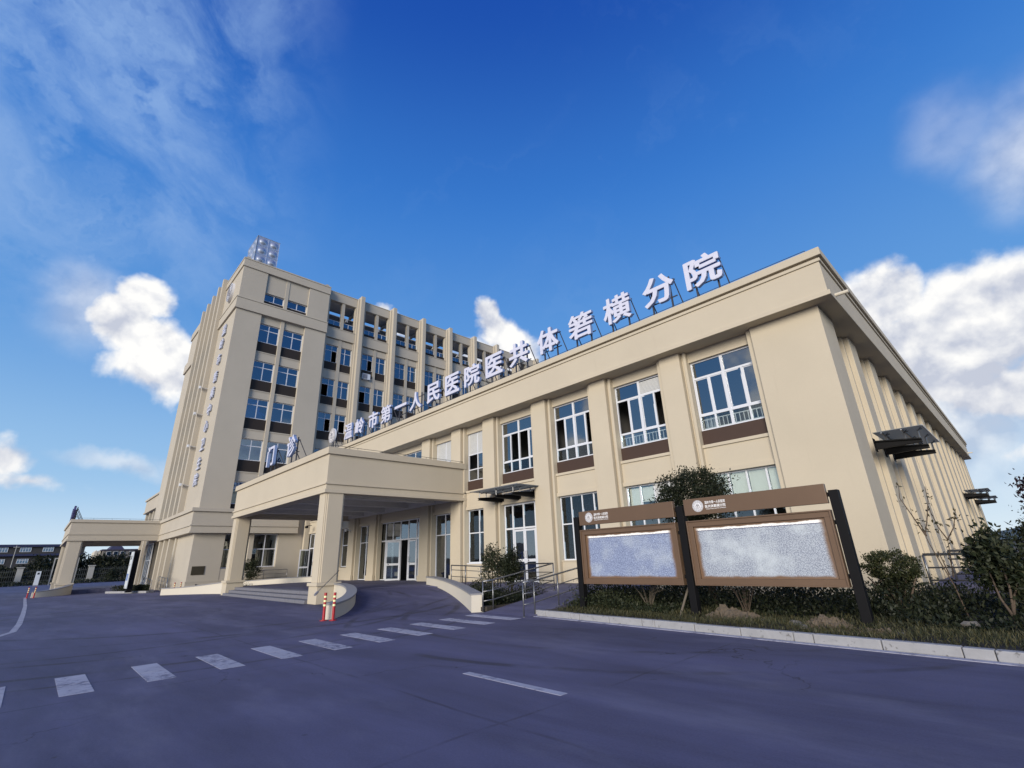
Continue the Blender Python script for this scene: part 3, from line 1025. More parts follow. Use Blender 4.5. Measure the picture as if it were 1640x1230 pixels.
def tower_block():
    T = Fr('s', XT)
    W = 'wall_tower'
    # solid piers of the right-hand pavilion
    MB().box(-51.2, XT, 8.6, 10.80, 0, 24.30).build('corner_pier', W, tower, .01)
    MB().box(*T.b(14.91, 17.03, -6, 0, 0, 24.299)).build('wall_pier', W, tower, .01)
    MB().box(-51.2, XT, 8.601, 10.80, 25.52, 28.86).build('upper_pier', W, tower, .01)
    MB().box(*T.b(14.91, 17.03, -6, 0, 25.52, 28.859)).build('upper_pier', W, tower, .01)
    MB().box(*T.b(12.64, 12.97, -.6, -.10, 6.2, 24.3)).build('mullion_pier', W, tower, .01)
    MB().box(*T.b(12.64, 12.97, -.6, -.10, 25.52, 28.86)).build('mullion_pier', W, tower, .01)
    # bands that wrap the corner
    def wrap(name, off, z0, z1, bev=.015):
        d = 1.0
        poly = [(-51.7 - off * .3, 8.6 - off), (XT + off, 8.6 - off), (XT + off, 17.03 + min(off, .05)), (XT + off - d, 17.03 + min(off, .05)), (XT + off - d, 8.6 - off + d), (-51.7 - off * .3, 8.6 - off + d)]
        MB().prism(poly, z0, z1).build(name, W, tower, bev)
    wrap('band_lip', .16, 24.30, 24.50)
    wrap('band', .13, 24.502, 25.40)
    wrap('band_cap', .18, 25.402, 25.52)
    wrap('parapet_lip', .10, 28.86, 29.02)
    wrap('parapet', .06, 29.022, 29.66)
    wrap('parapet_cap', .10, 29.662, 29.80)
    for y in (8.9, 16.7):
        MB().tube([(XT - .5, y, 29.78), (XT - .05, y, 29.78)], .26, 12).build('roof_knob', W, tower)
    # windows of the pavilion
    for (u0, u1) in ((10.80, 12.64), (12.97, 14.91)):
        for k, zh in enumerate(HEADS):
            zs = zh - 1.88
            top = 24.3 if k == 4 else HEADS[k + 1] - 1.88 - 1.02
            piece('spandrel_wall', W, tower, *T.b(u0, u1, -.6, -.22, zh, top - .09))
            piece('sill_ledge', W, tower, *T.b(u0, u1, -.6, -.17, top - .09, top))
            if k < 4:
                piece('sill_panel', 'dark_brown_panel', tower, *T.b(u0, u1, -.6, -.30, top, HEADS[k + 1] - 1.88))
            else:
                pass
            bl = []
            if (k + (u0 > 12)) % 2 == 0:
                bl = [(u0 + .08, (u0 + u1) / 2 - .04, zs + .75, zh - .66), ((u0 + u1) / 2 + .05, u1 - .08, zs + .08, zh - .1)]
            window(T, tower, u0, u1, zs, zh, -.36, [(u0 + u1) / 2], [zh - .60], gl='tower_glass', blinds=bl, fw=.07)
        piece('sill_panel', 'dark_brown_panel', tower, *T.b(u0, u1, -.6, -.30, 6.2, 6.64))
        # top storey
        piece('sill_panel', 'dark_brown_panel', tower, *T.b(u0, u1, -.6, -.28, 25.52, 25.98))
        window(T, tower, u0, u1, 25.98, 26.80, -.32, [(u0 + u1) / 2], [], gl='tower_glass', fw=.07)
        piece('spandrel_wall', W, tower, *T.b(u0, u1, -.6, -.14, 26.80, 28.86))
        # ground storey
        piece('base_wall', W, tower, *T.b(u0, u1, -.6, -.02, 0, 1.58))
        window(T, tower, u0, u1, 1.60, 4.25, -.30, [(u0 + u1) / 2], [3.03], gl='window_glass', fw=.07)
    MB().box(*T.b(12.64, 12.97, -.6, -.02, 0, 4.3)).build('mullion_pier', W, tower)
    piece('plinth_ledge', W, tower, *T.b(8.55, 17.0, -.2, .05, .68, .76))
    piece('plinth', W, tower, *T.b(8.57, 17.0, -.2, .03, .0, .68))
    MB().box(*T.b(8.84, 9.72, 0.003, .035, 1.20, 1.83)).build('plaque', 'plaque_bronze', tower, .008)
    MB().tube([(XT - .1, 9.3, .52), (XT + .10, 9.3, .50)], .05, 8).build('drain_pipe', 'ink', tower)
    # podium cornice round the base
    def podium(name, off, z0, z1, bev=.015):
        d = .9
        x1, y1 = XT + off, 8.6 - off
        poly = [(-62.5, y1), (x1, y1), (x1, 16.35), (x1 - d, 16.35), (x1 - d, y1 + d), (-62.5, y1 + d)]
        MB().prism(poly, z0, z1).build(name, W, tower, bev)
    podium('podium_lip', .46, 4.27, 4.42)
    podium('podium_band', .40, 4.422, 4.80)
    podium('podium_moulding', .47, 4.802, 4.93)
    podium('podium_fascia', .41, 4.932, 5.90)
    podium('podium_cap', .55, 5.902, 6.18)
    # interior floors so that the glass has a room behind it
    im = MB()
    im.box(-51, -50.9, 10.8, 49.5, 0, 24.2)
    for z in (4.35, 8.7, 12.45, 16.22, 19.9, 23.7):
        im.box(-50.9, XT - .62, 10.8, 14.9, z, z + .5)
        im.box(-50.9, -46.9, 17.1, 49.5, z, z + .5)
    im.box(-47.2, -47.1, 10.8, 14.9, 25.5, 28.8)
    im.build('interior', 'interior_dark', tower)
    # front face fins
    for k, x in enumerate((-51.65, -53.55, -55.9, -58.2, -60.5)):
        mb = MB().box(x, x + .45, 8.16, 9.6, 6.19, 30.1 if k else 30.15)
        mb.box(x - .12, x - .002, 8.42, 9.6, 6.19, 29.6)
        mb.build('fin', W, tower, .02)
        if k:
            MB().box(x, x + .45, 8.30, 9.6, .0, 4.268).build('fin', W, tower, .02)
        else:
            MB().box(x, x + .45, 8.45, 9.6, .0, 4.268).build('fin', W, tower, .02)
    fx = [-51.65, -53.55, -55.9, -58.2, -60.5]
    Ff = Fr('f', 8.9)
    for k in range(4):
        u0, u1 = fx[k + 1] + .45, fx[k] - .12
        for j, zh in enumerate(HEADS):
            piece('spandrel_wall', W, tower, *Ff.b(u0, u1, -.6, 0, zh, (HEADS[j + 1] - 1.9) if j < 4 else 29.5))
            window(Ff, tower, u0, u1, zh - 1.9, zh, -.2, [(u0 + u1) / 2], [zh - .6], gl='tower_glass')
        piece('spandrel_wall', W, tower, *Ff.b(u0, u1, -.6, 0, 0, 6.62))
    # left-hand pavilion
    MB().box(-67, -60.9, 8.6, 16, 0, 29.0).build('left_pavilion', W, tower, .01)
    MB().box(-67.3, -60.7, 8.44, 16.1, 24.3, 25.5).build('band', W, tower, .015)
    MB().box(-67.2, -60.75, 8.48, 16.1, 28.86, 29.8).build('parapet', W, tower, .015)
    # floodlight arms on the front face
    for z in (17.9 * 1.0, 15.3, 12.2, 8.7):
        a = MB().tube([(-51.0, 8.62, z), (-51.0, 8.0, z + .05)], .02, 6)
        o = a.build('lamp_arm', 'plastic_white', tower)
        MB().box(-51.12, -50.88, 7.86, 8.02, z - .10, z + .14).build('flood_lamp', 'plastic_white', o, .01)
    roof_wire('lightning_wire', tower, [(XT - .3, 8.9, 29.8), (XT - .3, 16.8, 29.8)], 1.2, .2)
    # ---------------- rear wing
    Wg = Fr('s', XT)
    for k in range(8):
        y0 = 20.66 + 4.1 * k
        mb = MB().box(*Wg.b(y0, y0 + .44, -1.1, -.03, 0, 30.1))
        mb.box(*Wg.b(y0 - .17, y0 - .002, -1.1, -.42, 0, 29.86)).box(*Wg.b(y0 + .442, y0 + .6, -1.1, -.42, 0, 29.86))
        mb.build('fin', W, tower, .012)
    for k in range(8):
        s = 4.1 * k
        u = (17.43 + s, 18.81 + s, 19.13 + s, 20.36 + s)
        pe = 17.035 if k == 0 else 17.17 + s
        ne = 20.48 + s
        # piers beside the openings
        MB().box(*Wg.b(pe, u[0], -1.12, -.66, 6, 28.8)).build('wall_pier', W, tower)
        MB().box(*Wg.b(u[3], ne, -1.12, -.66, 6, 28.8)).build('wall_pier', W, tower)
        MB().box(*Wg.b(u[1], u[2], -1.12, -.72, 6, 28.8)).build('mullion_pier', W, tower)
        MB().box(*Wg.b(pe, ne, -1.2, -.58, 24.3, 25.42)).build('band', W, tower, .012)
        piece('band_cap', W, tower, *Wg.b(pe, ne, -1.2, -.54, 25.42, 25.50))
        MB().box(*Wg.b(pe, ne, -1.2, -.64, 28.78, 29.78)).build('parapet', W, tower, .012)
        piece('parapet_cap', W, tower, *Wg.b(pe, ne, -1.2, -.60, 29.78, 29.86))
        for c, (u0, u1) in enumerate(((u[0], u[1]), (u[2], u[3]))):
            for j in range(1, 5):
                zh = HEADS[j]
                zs = zh - 1.92
                top = 24.3 if j == 4 else HEADS[j + 1] - 1.92 - .92
                piece('spandrel_wall', W, tower, *Wg.b(u0, u1, -1.14, -.76, zh, top - .07))
                if j < 4:
                    piece('sill_ledge', W, tower, *Wg.b(u0, u1, -1.14, -.71, top - .07, top))
                    piece('sill_panel', 'dark_brown_panel', tower, *Wg.b(u0, u1, -1.14, -.84, top, HEADS[j + 1] - 1.92))
                m = u0 + (u1 - u0) * (.55 if c == 0 else .42)
                sk = ()
                q = (k * 7 + j * 3 + c * 5) % 6
                if k == 0:
                    sk = {(4, 0): ((1, 0),), (3, 0): ((0, 0),), (2, 0): ((1, 0),), (2, 1): ((1, 0),), (3, 1): ()}.get((j, c), ())
                elif k == 1:
                    sk = {(4, 0): ((1, 0),), (3, 0): ((0, 0),)}.get((j, c), ())
                elif q == 0:
                    sk = ((1, 0),)
                cu = [(u0 + .8, u1 - .06, zs + .1, zh - .65)] if (k, j, c) == (0, 3, 1) else []
                window(Wg, tower, u0, u1, zs, zh, -.90, [m], [zh - .62], gl='tower_glass', skip=sk, fw=.05, curtains=cu)
            # open top storey: brown panel, low glazed rail
            piece('sill_panel', 'dark_brown_panel', tower, *Wg.b(u0, u1, -1.14, -.82, 25.50, 25.93))
            window(Wg, tower, u0, u1, 25.93, 26.50, -.90, [(u0 + u1) / 2], [], gl='tower_glass', fw=.04)
    # loggia ceiling in two strips with a gap of sky between them, joists under it
    piece('loggia_ceiling', 'ceiling_paint', tower, -48.45, XT - 1.2, 17.1, 49.8, 28.74, 28.82)
    piece('loggia_ceiling', 'ceiling_paint', tower, -56, -49.15, 17.1, 49.8, 28.74, 28.82)
    for k in range(8):
        piece('joist', 'ceiling_paint', tower, -48.45, XT - 1.2, 20.7 + 4.1 * k, 20.95 + 4.1 * k, 28.4, 28.738)
        piece('joist', 'ceiling_paint', tower, -56, -49.15, 20.7 + 4.1 * k, 20.95 + 4.1 * k, 28.4, 28.738)
    piece('loggia_floor', 'ceiling_paint', tower, -56, XT - 1.2, 17.1, 49.8, 24.4, 25.3)
    piece('back_wall', W, tower, -56.3, -56.0, 17.1, 49.8, 0, 28.4)
    piece('end_wall', W, tower, -56, XT - 1.1, 49.8, 50.1, 0, 29.7)
    MB().box(-51.1, -45.9, 16.2, 17.02, 0, 29.6).build('end_wall', W, tower)
    piece('roof', 'cap_granite', tower, -60, XT - .9, 9.55, 17, 28.9, 29.3)
    piece('back_wall', W, tower, -60.9, -60.0, 9.6, 17, 0, 29.2)


tower_block()


def annex():
    t = thing('annex_building', (-72, 16, 0), 'low cream annex with parapet band to the left of the tower', 'building')
    W = 'wall_tower'
    MB().box(-78, -67.1, 8.9, 24, 8.62, 10.0).build('fascia', W, t, .01)
    MB().box(-78.1, -67.0, 8.75, 24, 10.002, 10.22).build('parapet_cap', W, t, .01)
    MB().box(-78.05, -67.05, 8.8, 24, 8.45, 8.618).build('fascia_lip', W, t, .01)
    for x in (-78, -75.3, -72.6, -69.9, -67.6):
        MB().box(x, x + .5, 9.1, 9.7, 0, 8.448).build('pilaster', W, t, .01)
    Fa = Fr('f', 9.5)
    for x0, x1 in ((-77.5, -75.3), (-74.8, -72.6), (-72.1, -69.9), (-69.4, -67.6)):
        piece('base_wall', W, t, *Fa.b(x0, x1, -.3, 0, 0, 6.3))
        window(Fa, t, x0, x1, 6.3, 8.44, -.12, [(x0 + x1) / 2], [7.8], gl='tower_glass')
    piece('back_wall', W, t, -78, -67.1, 12, 24, 0, 8.45)


annex()

# ------------------------------------------------------------------ entrance portico
portico = thing('entrance_portico', (-29.45, 13, 0), 'cream entrance portico on two square columns in front of the main doors', 'portico')


def column(parent, x0, x1, y0, y1, zt, pz, mat):
    c, d = .11, .05
    poly = [(x0 + c, y0), (x1 - c, y0), (x1 - c, y0 + d), (x1 - d, y0 + d), (x1 - d, y0 + c), (x1, y0 + c),
            (x1, y1 - c), (x1 - d, y1 - c), (x1 - d, y1 - d), (x1 - c, y1 - d), (x1 - c, y1), (x0 + c, y1), (x0 + c, y1 - d),
            (x0 + d, y1 - d), (x0 + d, y1 - c), (x0, y1 - c), (x0, y0 + c), (x0 + d, y0 + c), (x0 + d, y0 + d), (x0 + c, y0 + d)]
    o = MB().prism(poly, pz + .14, zt).build('column', mat, parent, .008)
    MB().box(x0 - .03, x1 + .03, y0 - .03, y1 + .03, 0, pz).build('plinth', mat, o, .01)
    MB().box(x0 - .10, x1 + .10, y0 - .10, y1 + .10, pz + .001, pz + .139).build('plinth_cap', mat, o, .015)
    return o


def box_ring(parent, name, mat, x0, x1, y0, y1, off, z0, z1, t=.6, back=True, bev=.012):
    X0, X1, Y0 = x0 - off, x1 + off, y0 - off
    i = MB()
    poly = [(X0, Y0), (X1, Y0), (X1, y1), (X1 - t, y1), (X1 - t, Y0 + t), (X0 + t, Y0 + t), (X0 + t, y1), (X0, y1)]
    i.prism(poly, z0, z1)
    return i.build(name, mat, parent, bev)


def portico_build():
    x0, x1, y0, y1 = -36.86, -22.02, 9.10, 17.28
    W = 'wall_cream'
    box_ring(portico, 'beam_lip', W, x0, x1, y0, y1, .10, 4.72, 4.89)
    box_ring(portico, 'beam_band', W, x0, x1, y0, y1, .03, 4.892, 5.11)
    box_ring(portico, 'beam_moulding', W, x0, x1, y0, y1, .09, 5.112, 5.20)
    box_ring(portico, 'fascia', W, x0, x1, y0, y1, .02, 5.202, 6.53)
    box_ring(portico, 'parapet_cap', W, x0, x1, y0, y1, .12, 6.532, 6.86)
    piece('ceiling', 'ceiling_paint', portico, x0 + .55, x1 - .55, y0 + .55, y1 - .1, 5.25, 5.5)
    for k in range(4):
        x = x0 + 2.6 + k * 3.05
        piece('ceiling_beam', 'ceiling_paint', portico, x, x + .55, y0 + .6, y1 - .32, 4.86, 5.252)
    piece('ceiling_beam', 'ceiling_paint', portico, x0 + .6, x1 - .6, y1 - .35, y1 - .05, 4.80, 5.25)
    column(portico, -22.84, -21.98, 9.12, 10.05, 4.722, .72, W)
    column(portico, -36.90, -36.02, 9.12, 10.05, 4.722, .72, W)
    roof_wire('lightning_wire', portico, [(x0 + .1, y0 + .1, 6.86), (x1 - .1, y0 + .1, 6.86), (x1 - .1, y1, 6.86)], 1.3, .13)


portico_build()


def ellipse(cx, cy, a, b, n=28, sx=1):
    """quarter ellipse from (cx, cy + b) to (cx + sx * a, cy)"""
    return [(cx + sx * a * math.sin(math.pi / 2 * k / n), cy + b * math.cos(math.pi / 2 * k / n)) for k in range(n + 1)]


def bezier(a, b, c, side=1, n=26):
    out = []
    for k in range(n + 1):
        t = k / n
        x = a[0] * (1 - t) ** 2 + 2 * b[0] * t * (1 - t) + c[0] * t * t
        y = a[1] * (1 - t) ** 2 + 2 * b[1] * t * (1 - t) + c[1] * t * t
        out.append((x if side == 1 else -58.9 - x, y))
    return out


def offset(line, d):
    out = []
    for k, p in enumerate(line):
        a, b = line[max(k - 1, 0)], line[min(k + 1, len(line) - 1)]
        tx, ty = b[0] - a[0], b[1] - a[1]
        l = math.hypot(tx, ty)
        out.append((p[0] - ty / l * d, p[1] + tx / l * d))
    return out


def wall_strip(name, mat, parent, inner, outer, zb, zt):
    mb = MB()
    n = len(inner)
    for k in range(n):
        t = k / (n - 1)
        b, h = zb(t), zt(t)
        for p in (inner[k], outer[k]):
            mb.v += [(p[0], p[1], b), (p[0], p[1], h)]
    for k in range(n - 1):
        i = 4 * k
        j = i + 4
        mb.f += [(i, i + 1, j + 1, j), (i + 2, j + 2, j + 3, i + 3), (i + 1, i + 3, j + 3, j + 1)]
    mb.f += [(0, 2, 3, 1), (4 * (n - 1), 4 * (n - 1) + 1, 4 * (n - 1) + 3, 4 * (n - 1) + 2)]
    o = mb.build(name, mat, parent)
    bm = bmesh.new()
    bm.from_mesh(o.data)
    bmesh.ops.recalc_face_normals(bm, faces=bm.faces)
    bm.to_mesh(o.data)
    bm.free()
    return o


def sm(t):
    return t * t * (3 - 2 * t)


def driveway():
    # right-hand ramp between two curved walls, mirrored on the left
    for side in (1, -1):
        cx = -22.1 if side == 1 else -36.8
        inn = bezier((-21.9, 10.15), (-18.4, 9.85), (-15.62, 7.05), side)
        out = bezier((-22.1, 14.78), (-16.6, 12.75), (-12.95, 10.38), side)
        loc = (cx + side * 4, 9, 0)
        w1 = thing('curved_ramp_wall', loc, 'low curved white ramp wall with grey cap ' + ('beside the near portico column' if side == 1 else 'running left from the far portico column'), 'wall', 'curved ramp walls')
        i2 = offset(inn, .32 if side == -1 else -.32)
        wall_strip('wall', 'wall_white', w1, inn, i2, lambda t: 0.0, lambda t: .40 + .34 * sm(1 - t))
        wall_strip('cap', 'cap_granite', w1, offset(inn, .03 if side == 1 else -.03), offset(i2, -.03 if side == 1 else .03), lambda t: .402 + .34 * sm(1 - t), lambda t: .46 + .34 * sm(1 - t))
        loc = (cx + side * 6, 14, 0)
        w2 = thing('curved_ramp_wall', loc, 'low curved white ramp wall with grey cap ' + ('below the planted bed and side-door railing' if side == 1 else 'behind the portico at the foot of the tower'), 'wall', 'curved ramp walls')
        o2 = offset(out, .34 if side == 1 else -.34)
        wall_strip('wall', 'wall_white', w2, out, o2, lambda t: 0.0, lambda t: .50 + .28 * sm(1 - t))
        wall_strip('cap', 'cap_granite', w2, offset(out, -.03 if side == 1 else .03), offset(o2, .03 if side == 1 else -.03), lambda t: .502 + .28 * sm(1 - t), lambda t: .55 + .28 * sm(1 - t))
        # ramp surface
        mb = MB()
        n = len(inn)
        m = 6
        oin = offset(inn, -.0)
        for k in range(n):
            t = k / (n - 1)
            z = .445 * sm(1 - t) + .006
            for q in range(m + 1):
                s = q / m
                mb.v.append((oin[k][0] * (1 - s) + out[k][0] * s, oin[k][1] * (1 - s) + out[k][1] * s, z))
        for k in range(n - 1):
            for q in range(m):
                i = k * (m + 1) + q
                mb.f.append((i, i + m + 1, i + m + 2, i + 1))
        o = mb.build('ramp', 'forecourt_concrete', None, smooth=True)
        bm = bmesh.new()
        bm.from_mesh(o.data)
        bmesh.ops.recalc_face_normals(bm, faces=bm.faces)
        for f in bm.faces:
            if f.normal.z < 0:
                f.normal_flip()
        bm.to_mesh(o.data)
        bm.free()
        tag(o, kind='structure')
    # landing in front of the doors, wide front steps
    o = MB().box(-36.8, -22.1, 10.10, 17.4, 0, .452).build('landing', 'forecourt_concrete')
    tag(o, kind='structure')
    st = MB().box(-36.0, -22.84, 9.75, 10.098, 0, .449).build('entrance_steps', 'step_stone')
    tag(st, kind='structure')
    for k in range(3):
        zt = .15 * (k + 1)
        yf = 8.95 + .32 * k
        x = -36.0
        i = 0
        while x < -22.86:
            w = min(.9 + .5 * rnd.random(), -22.85 - x)
            MB().box(x + .004, x + w - .004, yf + rnd.random() * .006, yf + .36 if k < 2 else 9.749, zt - .149, zt - rnd.random() * .006).build('stone_tread', 'step_stone', st, .012)
            x += w


driveway()


# ------------------------------------------------------------------ left canopy
def left_canopy():
    t = thing('side_canopy', (-64, 5, 0), 'cream flat-roofed canopy on square piers at the far left of the tower', 'canopy')
    W = 'wall_tower'
    x0, x1, y0, y1 = -70.6, -58.32, 1.66, 8.30
    for nm, off, z0, z1 in (('beam_lip', .10, 4.35, 4.50), ('beam_band', .03, 4.502, 4.86), ('beam_moulding', .09, 4.862, 4.95), ('fascia', .02, 4.952, 5.92), ('parapet_cap', .13, 5.922, 6.18)):
        box_ring(t, nm, W, x0, x1, y0, y1, off, z0, z1)
    piece('ceiling', 'ceiling_paint', t, x0 + .5, x1 - .5, y0 + .5, y1, 4.9, 5.2)
    column(t, -59.35, -58.35, 1.70, 2.75, 4.352, .75, W)
    column(t, -70.5, -69.5, 1.70, 2.75, 4.352, .75, W)
    roof_wire('lightning_wire', t, [(x1 - .1, y0 + .1, 6.18), (x1 - .1, y1, 6.18)], 1.1, .13)
    # its curved ramp wall
    w = thing('curved_ramp_wall', (-56.5, 1.5, 0), 'low curved cream ramp wall below the far-left canopy pier', 'wall', 'curved ramp walls')
    inn = ellipse(-59.0, .35, 4.3, 2.5)
    i2 = offset(inn, -.32)
    wall_strip('wall', 'wall_white', w, inn, i2, lambda q: 0.0, lambda q: .38 + .38 * sm(1 - q))
    wall_strip('cap', 'cap_granite', w, offset(inn, .03), offset(i2, -.03), lambda q: .382 + .38 * sm(1 - q), lambda q: .43 + .38 * sm(1 - q))
    o = MB().box(-70.5, -58.4, 2.8, 8.2, 0, .30).build('landing', 'forecourt_concrete')
    tag(o, kind='structure')
    # glazed porch door behind the pillar sign
    piece('door_wall', 'wall_tower', tower, -66, -62.6, 8.3, 8.58, 3.2, 4.26)
    screen(tower, 'door_screen', [-62.5, -61.6, -60.7, -59.8], [.3, 2.6, 4.2], 8.05, .1, {})


left_canopy()


# ------------------------------------------------------------------ lettering
def glyph(ch, w, h, depth, bold, name, mats):
    c = bpy.data.curves.new(name + '_outline', 'FONT')
    c.body = ch
    c.size = 1.0
    c.extrude = .1
    c.offset = .008
    c.resolution_u = 3
    o = bpy.data.objects.new('tmp', c)
    COL.objects.link(o)
    bpy.context.view_layer.update()
    dg = bpy.context.evaluated_depsgraph_get()
    me = bpy.data.meshes.new_from_object(o.evaluated_get(dg))
    bpy.data.objects.remove(o)
    bpy.data.curves.remove(c)
    # bold strokes: the outline repeated with small shifts, each a hair deeper than the last
    V0 = [tuple(v.co) for v in me.vertices]
    F0 = [tuple(p.vertices) for p in me.polygons]
    V, Fc = [], []
    for q, (ox, oy) in enumerate(((0, 0), (bold, 0), (-bold, 0), (0, bold * .8), (0, -bold * .8), (bold * .7, bold * .6), (-bold * .7, -bold * .6), (bold * .7, -bold * .6), (-bold * .7, bold * .6))):
        k = len(V)
        V += [(x + ox, y + oy, z * (1 - .012 * q)) for x, y, z in V0]
        Fc += [tuple(i + k for i in f) for f in F0]
    me = bpy.data.meshes.new(name)
    me.from_pydata(V, [], Fc)
    n = len(me.vertices)
    co = np.empty(n * 3, 'f')
    me.vertices.foreach_get('co', co)
    co = co.reshape(-1, 3)
    lo, hi = co.min(0), co.max(0)
    q = np.empty_like(co)
    if h is None:
        k = w / (hi[0] - lo[0])
        sx = sz = k
    else:
        sx, sz = w / (hi[0] - lo[0]), h / (hi[1] - lo[1])
    q[:, 0] = (co[:, 0] - (lo[0] + hi[0]) / 2) * sx
    q[:, 2] = (co[:, 1] - (lo[1] + hi[1]) / 2) * sz
    q[:, 1] = -co[:, 2] / .1 * depth / 2
    me.vertices.foreach_set('co', q.reshape(-1))
    me.materials.clear()
    for m in mats:
        me.materials.append(MATS[m])
    me.update()
    if len(mats) > 1:
        for p in me.polygons:
            p.material_index = 0 if p.normal.y < -.7 else 1
    return me


HOSP = '温岭市第一人民医院医共体箬横分院'
RX = [-36.95, -34.97, -32.73, -30.79, -28.71, -26.75, -24.62, -22.58, -20.60, -18.60, -16.59, -14.44, -12.31, -10.22, -8.13, -6.18]
POSN = ['first', 'second', 'third', 'fourth', 'fifth', 'sixth', 'seventh', 'eighth', 'ninth', 'tenth', 'eleventh', 'twelfth', 'thirteenth', 'fourteenth', 'fifteenth', 'last']


def letter_frame(t, x, y, z0, zl, zh, w, back=.95):
    for s in (-1, 1):
        MB().box(x + s * w * .30 - .03, x + s * w * .30 + .03, y + .10, y + .16, z0, zh - .1).build('post', 'post_dark', t)
        MB().tube([(x + s * w * .42, y + .14, zh - .25), (x + s * w * .42 + .06, y + back, z0)], .025, 6).build('brace', 'post_dark', t)
    for z in (zl + .2, zh - .3):
        MB().box(x - w * .46, x + w * .46, y + .162, y + .20, z - .02, z + .02).build('crossbar', 'post_dark', t)


def roof_letters():
    for i, ch in enumerate(HOSP):
        x = RX[i]
        zl, zh = 11.30, 12.62
        w, h = 1.46, 1.32
        zc = 11.96
        if ch == '一':
            w, h, zc = 1.60, .20, 12.06
        if ch == '人':
            h, zc = 1.25, 11.93
        lab = 'white roof letter %s on the clinic parapet, %s in the row' % (ch, POSN[i])
        t = thing('roof_letter', (x, 16.85, 10.76), lab, 'sign letter', 'letters standing along the clinic roof')
        me = glyph(ch, w, h, .17, .016 if ch in '第箬横温' else .022, 'roof_letter', ('letter_face', 'letter_side'))
        link_mesh('letter_face', me, (x, 16.72, zc), t)
        letter_frame(t, x, 16.75, 10.70, zl, zh - .05 if ch != '一' else 12.3, w)


roof_letters()


def emblem(name, parent, x, y, z, r, d=.10):
    """round hospital badge facing -y: rim, ring of lettering strokes, inner mark"""
    n = 40

    def ringm(r0, r1, ya, yb):
        mb = MB()
        for k in range(n):
            a0, a1 = 2 * math.pi * k / n, 2 * math.pi * (k + 1) / n
            pts = [(r0, a0), (r1, a0), (r1, a1), (r0, a1)]
            P = [(x + q * math.cos(a), z + q * math.sin(a)) for q, a in pts]
            mb.face([(p[0], ya, p[1]) for p in P])
            mb.face([(P[1][0], ya, P[1][1]), (P[1][0], yb, P[1][1]), (P[2][0], yb, P[2][1]), (P[2][0], ya, P[2][1])])
            if r0 > 0:
                mb.face([(P[0][0], yb, P[0][1]), (P[0][0], ya, P[0][1]), (P[3][0], ya, P[3][1]), (P[3][0], yb, P[3][1])])
        return mb
    disc = MB()
    disc.tube([(x, y, z), (x, y - d, z)], r, 40)
    o = disc.build(name, 'emblem_white', parent)
    ringm(r * .90, r * .955, y - d - .012 * r * 2, y - d).build('rim', 'emblem_grey', o)
    ringm(r * .60, r * .645, y - d - .012 * r * 2, y - d).build('inner_rim', 'emblem_grey', o)
    mk = MB()
    for k in range(34):
        a = 2 * math.pi * k / 34
        ca, sa = math.cos(a), math.sin(a)
        for rr, hh in ((.775, .07),):
            c = (x + r * rr * ca, z + r * rr * sa)
            e = .035 * r
            L = hh * r * (1 + .4 * ((k * 7) % 3 - 1))
            P = [(c[0] + ca * L * s1 - sa * e * s2, c[1] + sa * L * s1 + ca * e * s2) for s1, s2 in ((-1, -1), (1, -1), (1, 1), (-1, 1))]
            mk.face([(p[0], y - d - .006, p[1]) for p in P])
    mk.build('ring_lettering', 'emblem_grey', o)
    sg = MB()
    for s in (-1, 1):
        pts = [(x + s * r * .12, y - d - .01, z - .42 * r), (x + s * r * .30, y - d - .01, z - .25 * r), (x + s * r * .33, y - d - .01, z + .02 * r), (x + s * r * .16, y - d - .01, z + .16 * r), (x + s * r * .20, y - d - .01, z + .36 * r)]
        sg.tube(pts, .045 * r, 5)
    sg.tube([(x, y - d - .01, z - .40 * r), (x, y - d - .01, z + .45 * r)], .05 * r, 5)
    sg.tube([(x - .16 * r, y - d - .01, z + .05 * r), (x + .16 * r, y - d - .01, z + .05 * r)], .045 * r, 5)
    sg.build('inner_mark', 'emblem_grey', o)
    return o


def badges():
    t = thing('roof_emblem', (-40.1, 16.8, 10.76), 'round white hospital emblem standing left of the clinic roof letters', 'emblem')
    emblem('disc', t, -40.1, 16.75, 12.2, .65, .15)
    letter_frame(t, -40.1, 16.80, 10.70, 11.6, 12.75, .9)
    t = thing('wall_emblem', (-48.4, 8.6, 27.3), 'round blue-white emblem high on the front of the tower', 'emblem')
    emblem('disc', t, -48.4, 8.6, 27.3, .98, .22)


badges()


def portico_letters():
    for ch, x, lab in (('门', -31.0, 'white letter 门 on braces above the portico edge, the left one'), ('诊', -27.6, 'white letter 诊 on braces above the portico edge, the right one')):
        t = thing('portico_letter', (x, 9.3, 6.86), lab, 'sign letter', 'letters standing on the portico')
        me = glyph(ch, 1.22, 1.25, .16, .020, 'portico_letter', ('letter_face', 'letter_side'))
        link_mesh('letter_face', me, (x, 9.22, 7.98), t)
        letter_frame(t, x, 9.26, 6.80, 7.4, 8.55, 1.2, .9)
    for ch, x in (('急', -66.0), ('诊', -63.4)):
        t = thing('canopy_letter', (x, 1.8, 6.18), 'blue-purple letter %s seen edge-on above the far-left canopy, the %s one' % (ch, 'farther' if ch == '急' else 'nearer'), 'sign letter', 'letters standing on the far-left canopy')
        me = glyph(ch, 1.3, 1.35, .16, .018, 'canopy_letter', ('letter_purple', 'letter_purple'))
        link_mesh('letter_face', me, (x, 1.75, 7.15), t)
        letter_frame(t, x, 1.80, 6.12, 6.6, 7.8, 1.3, .9)


portico_letters()


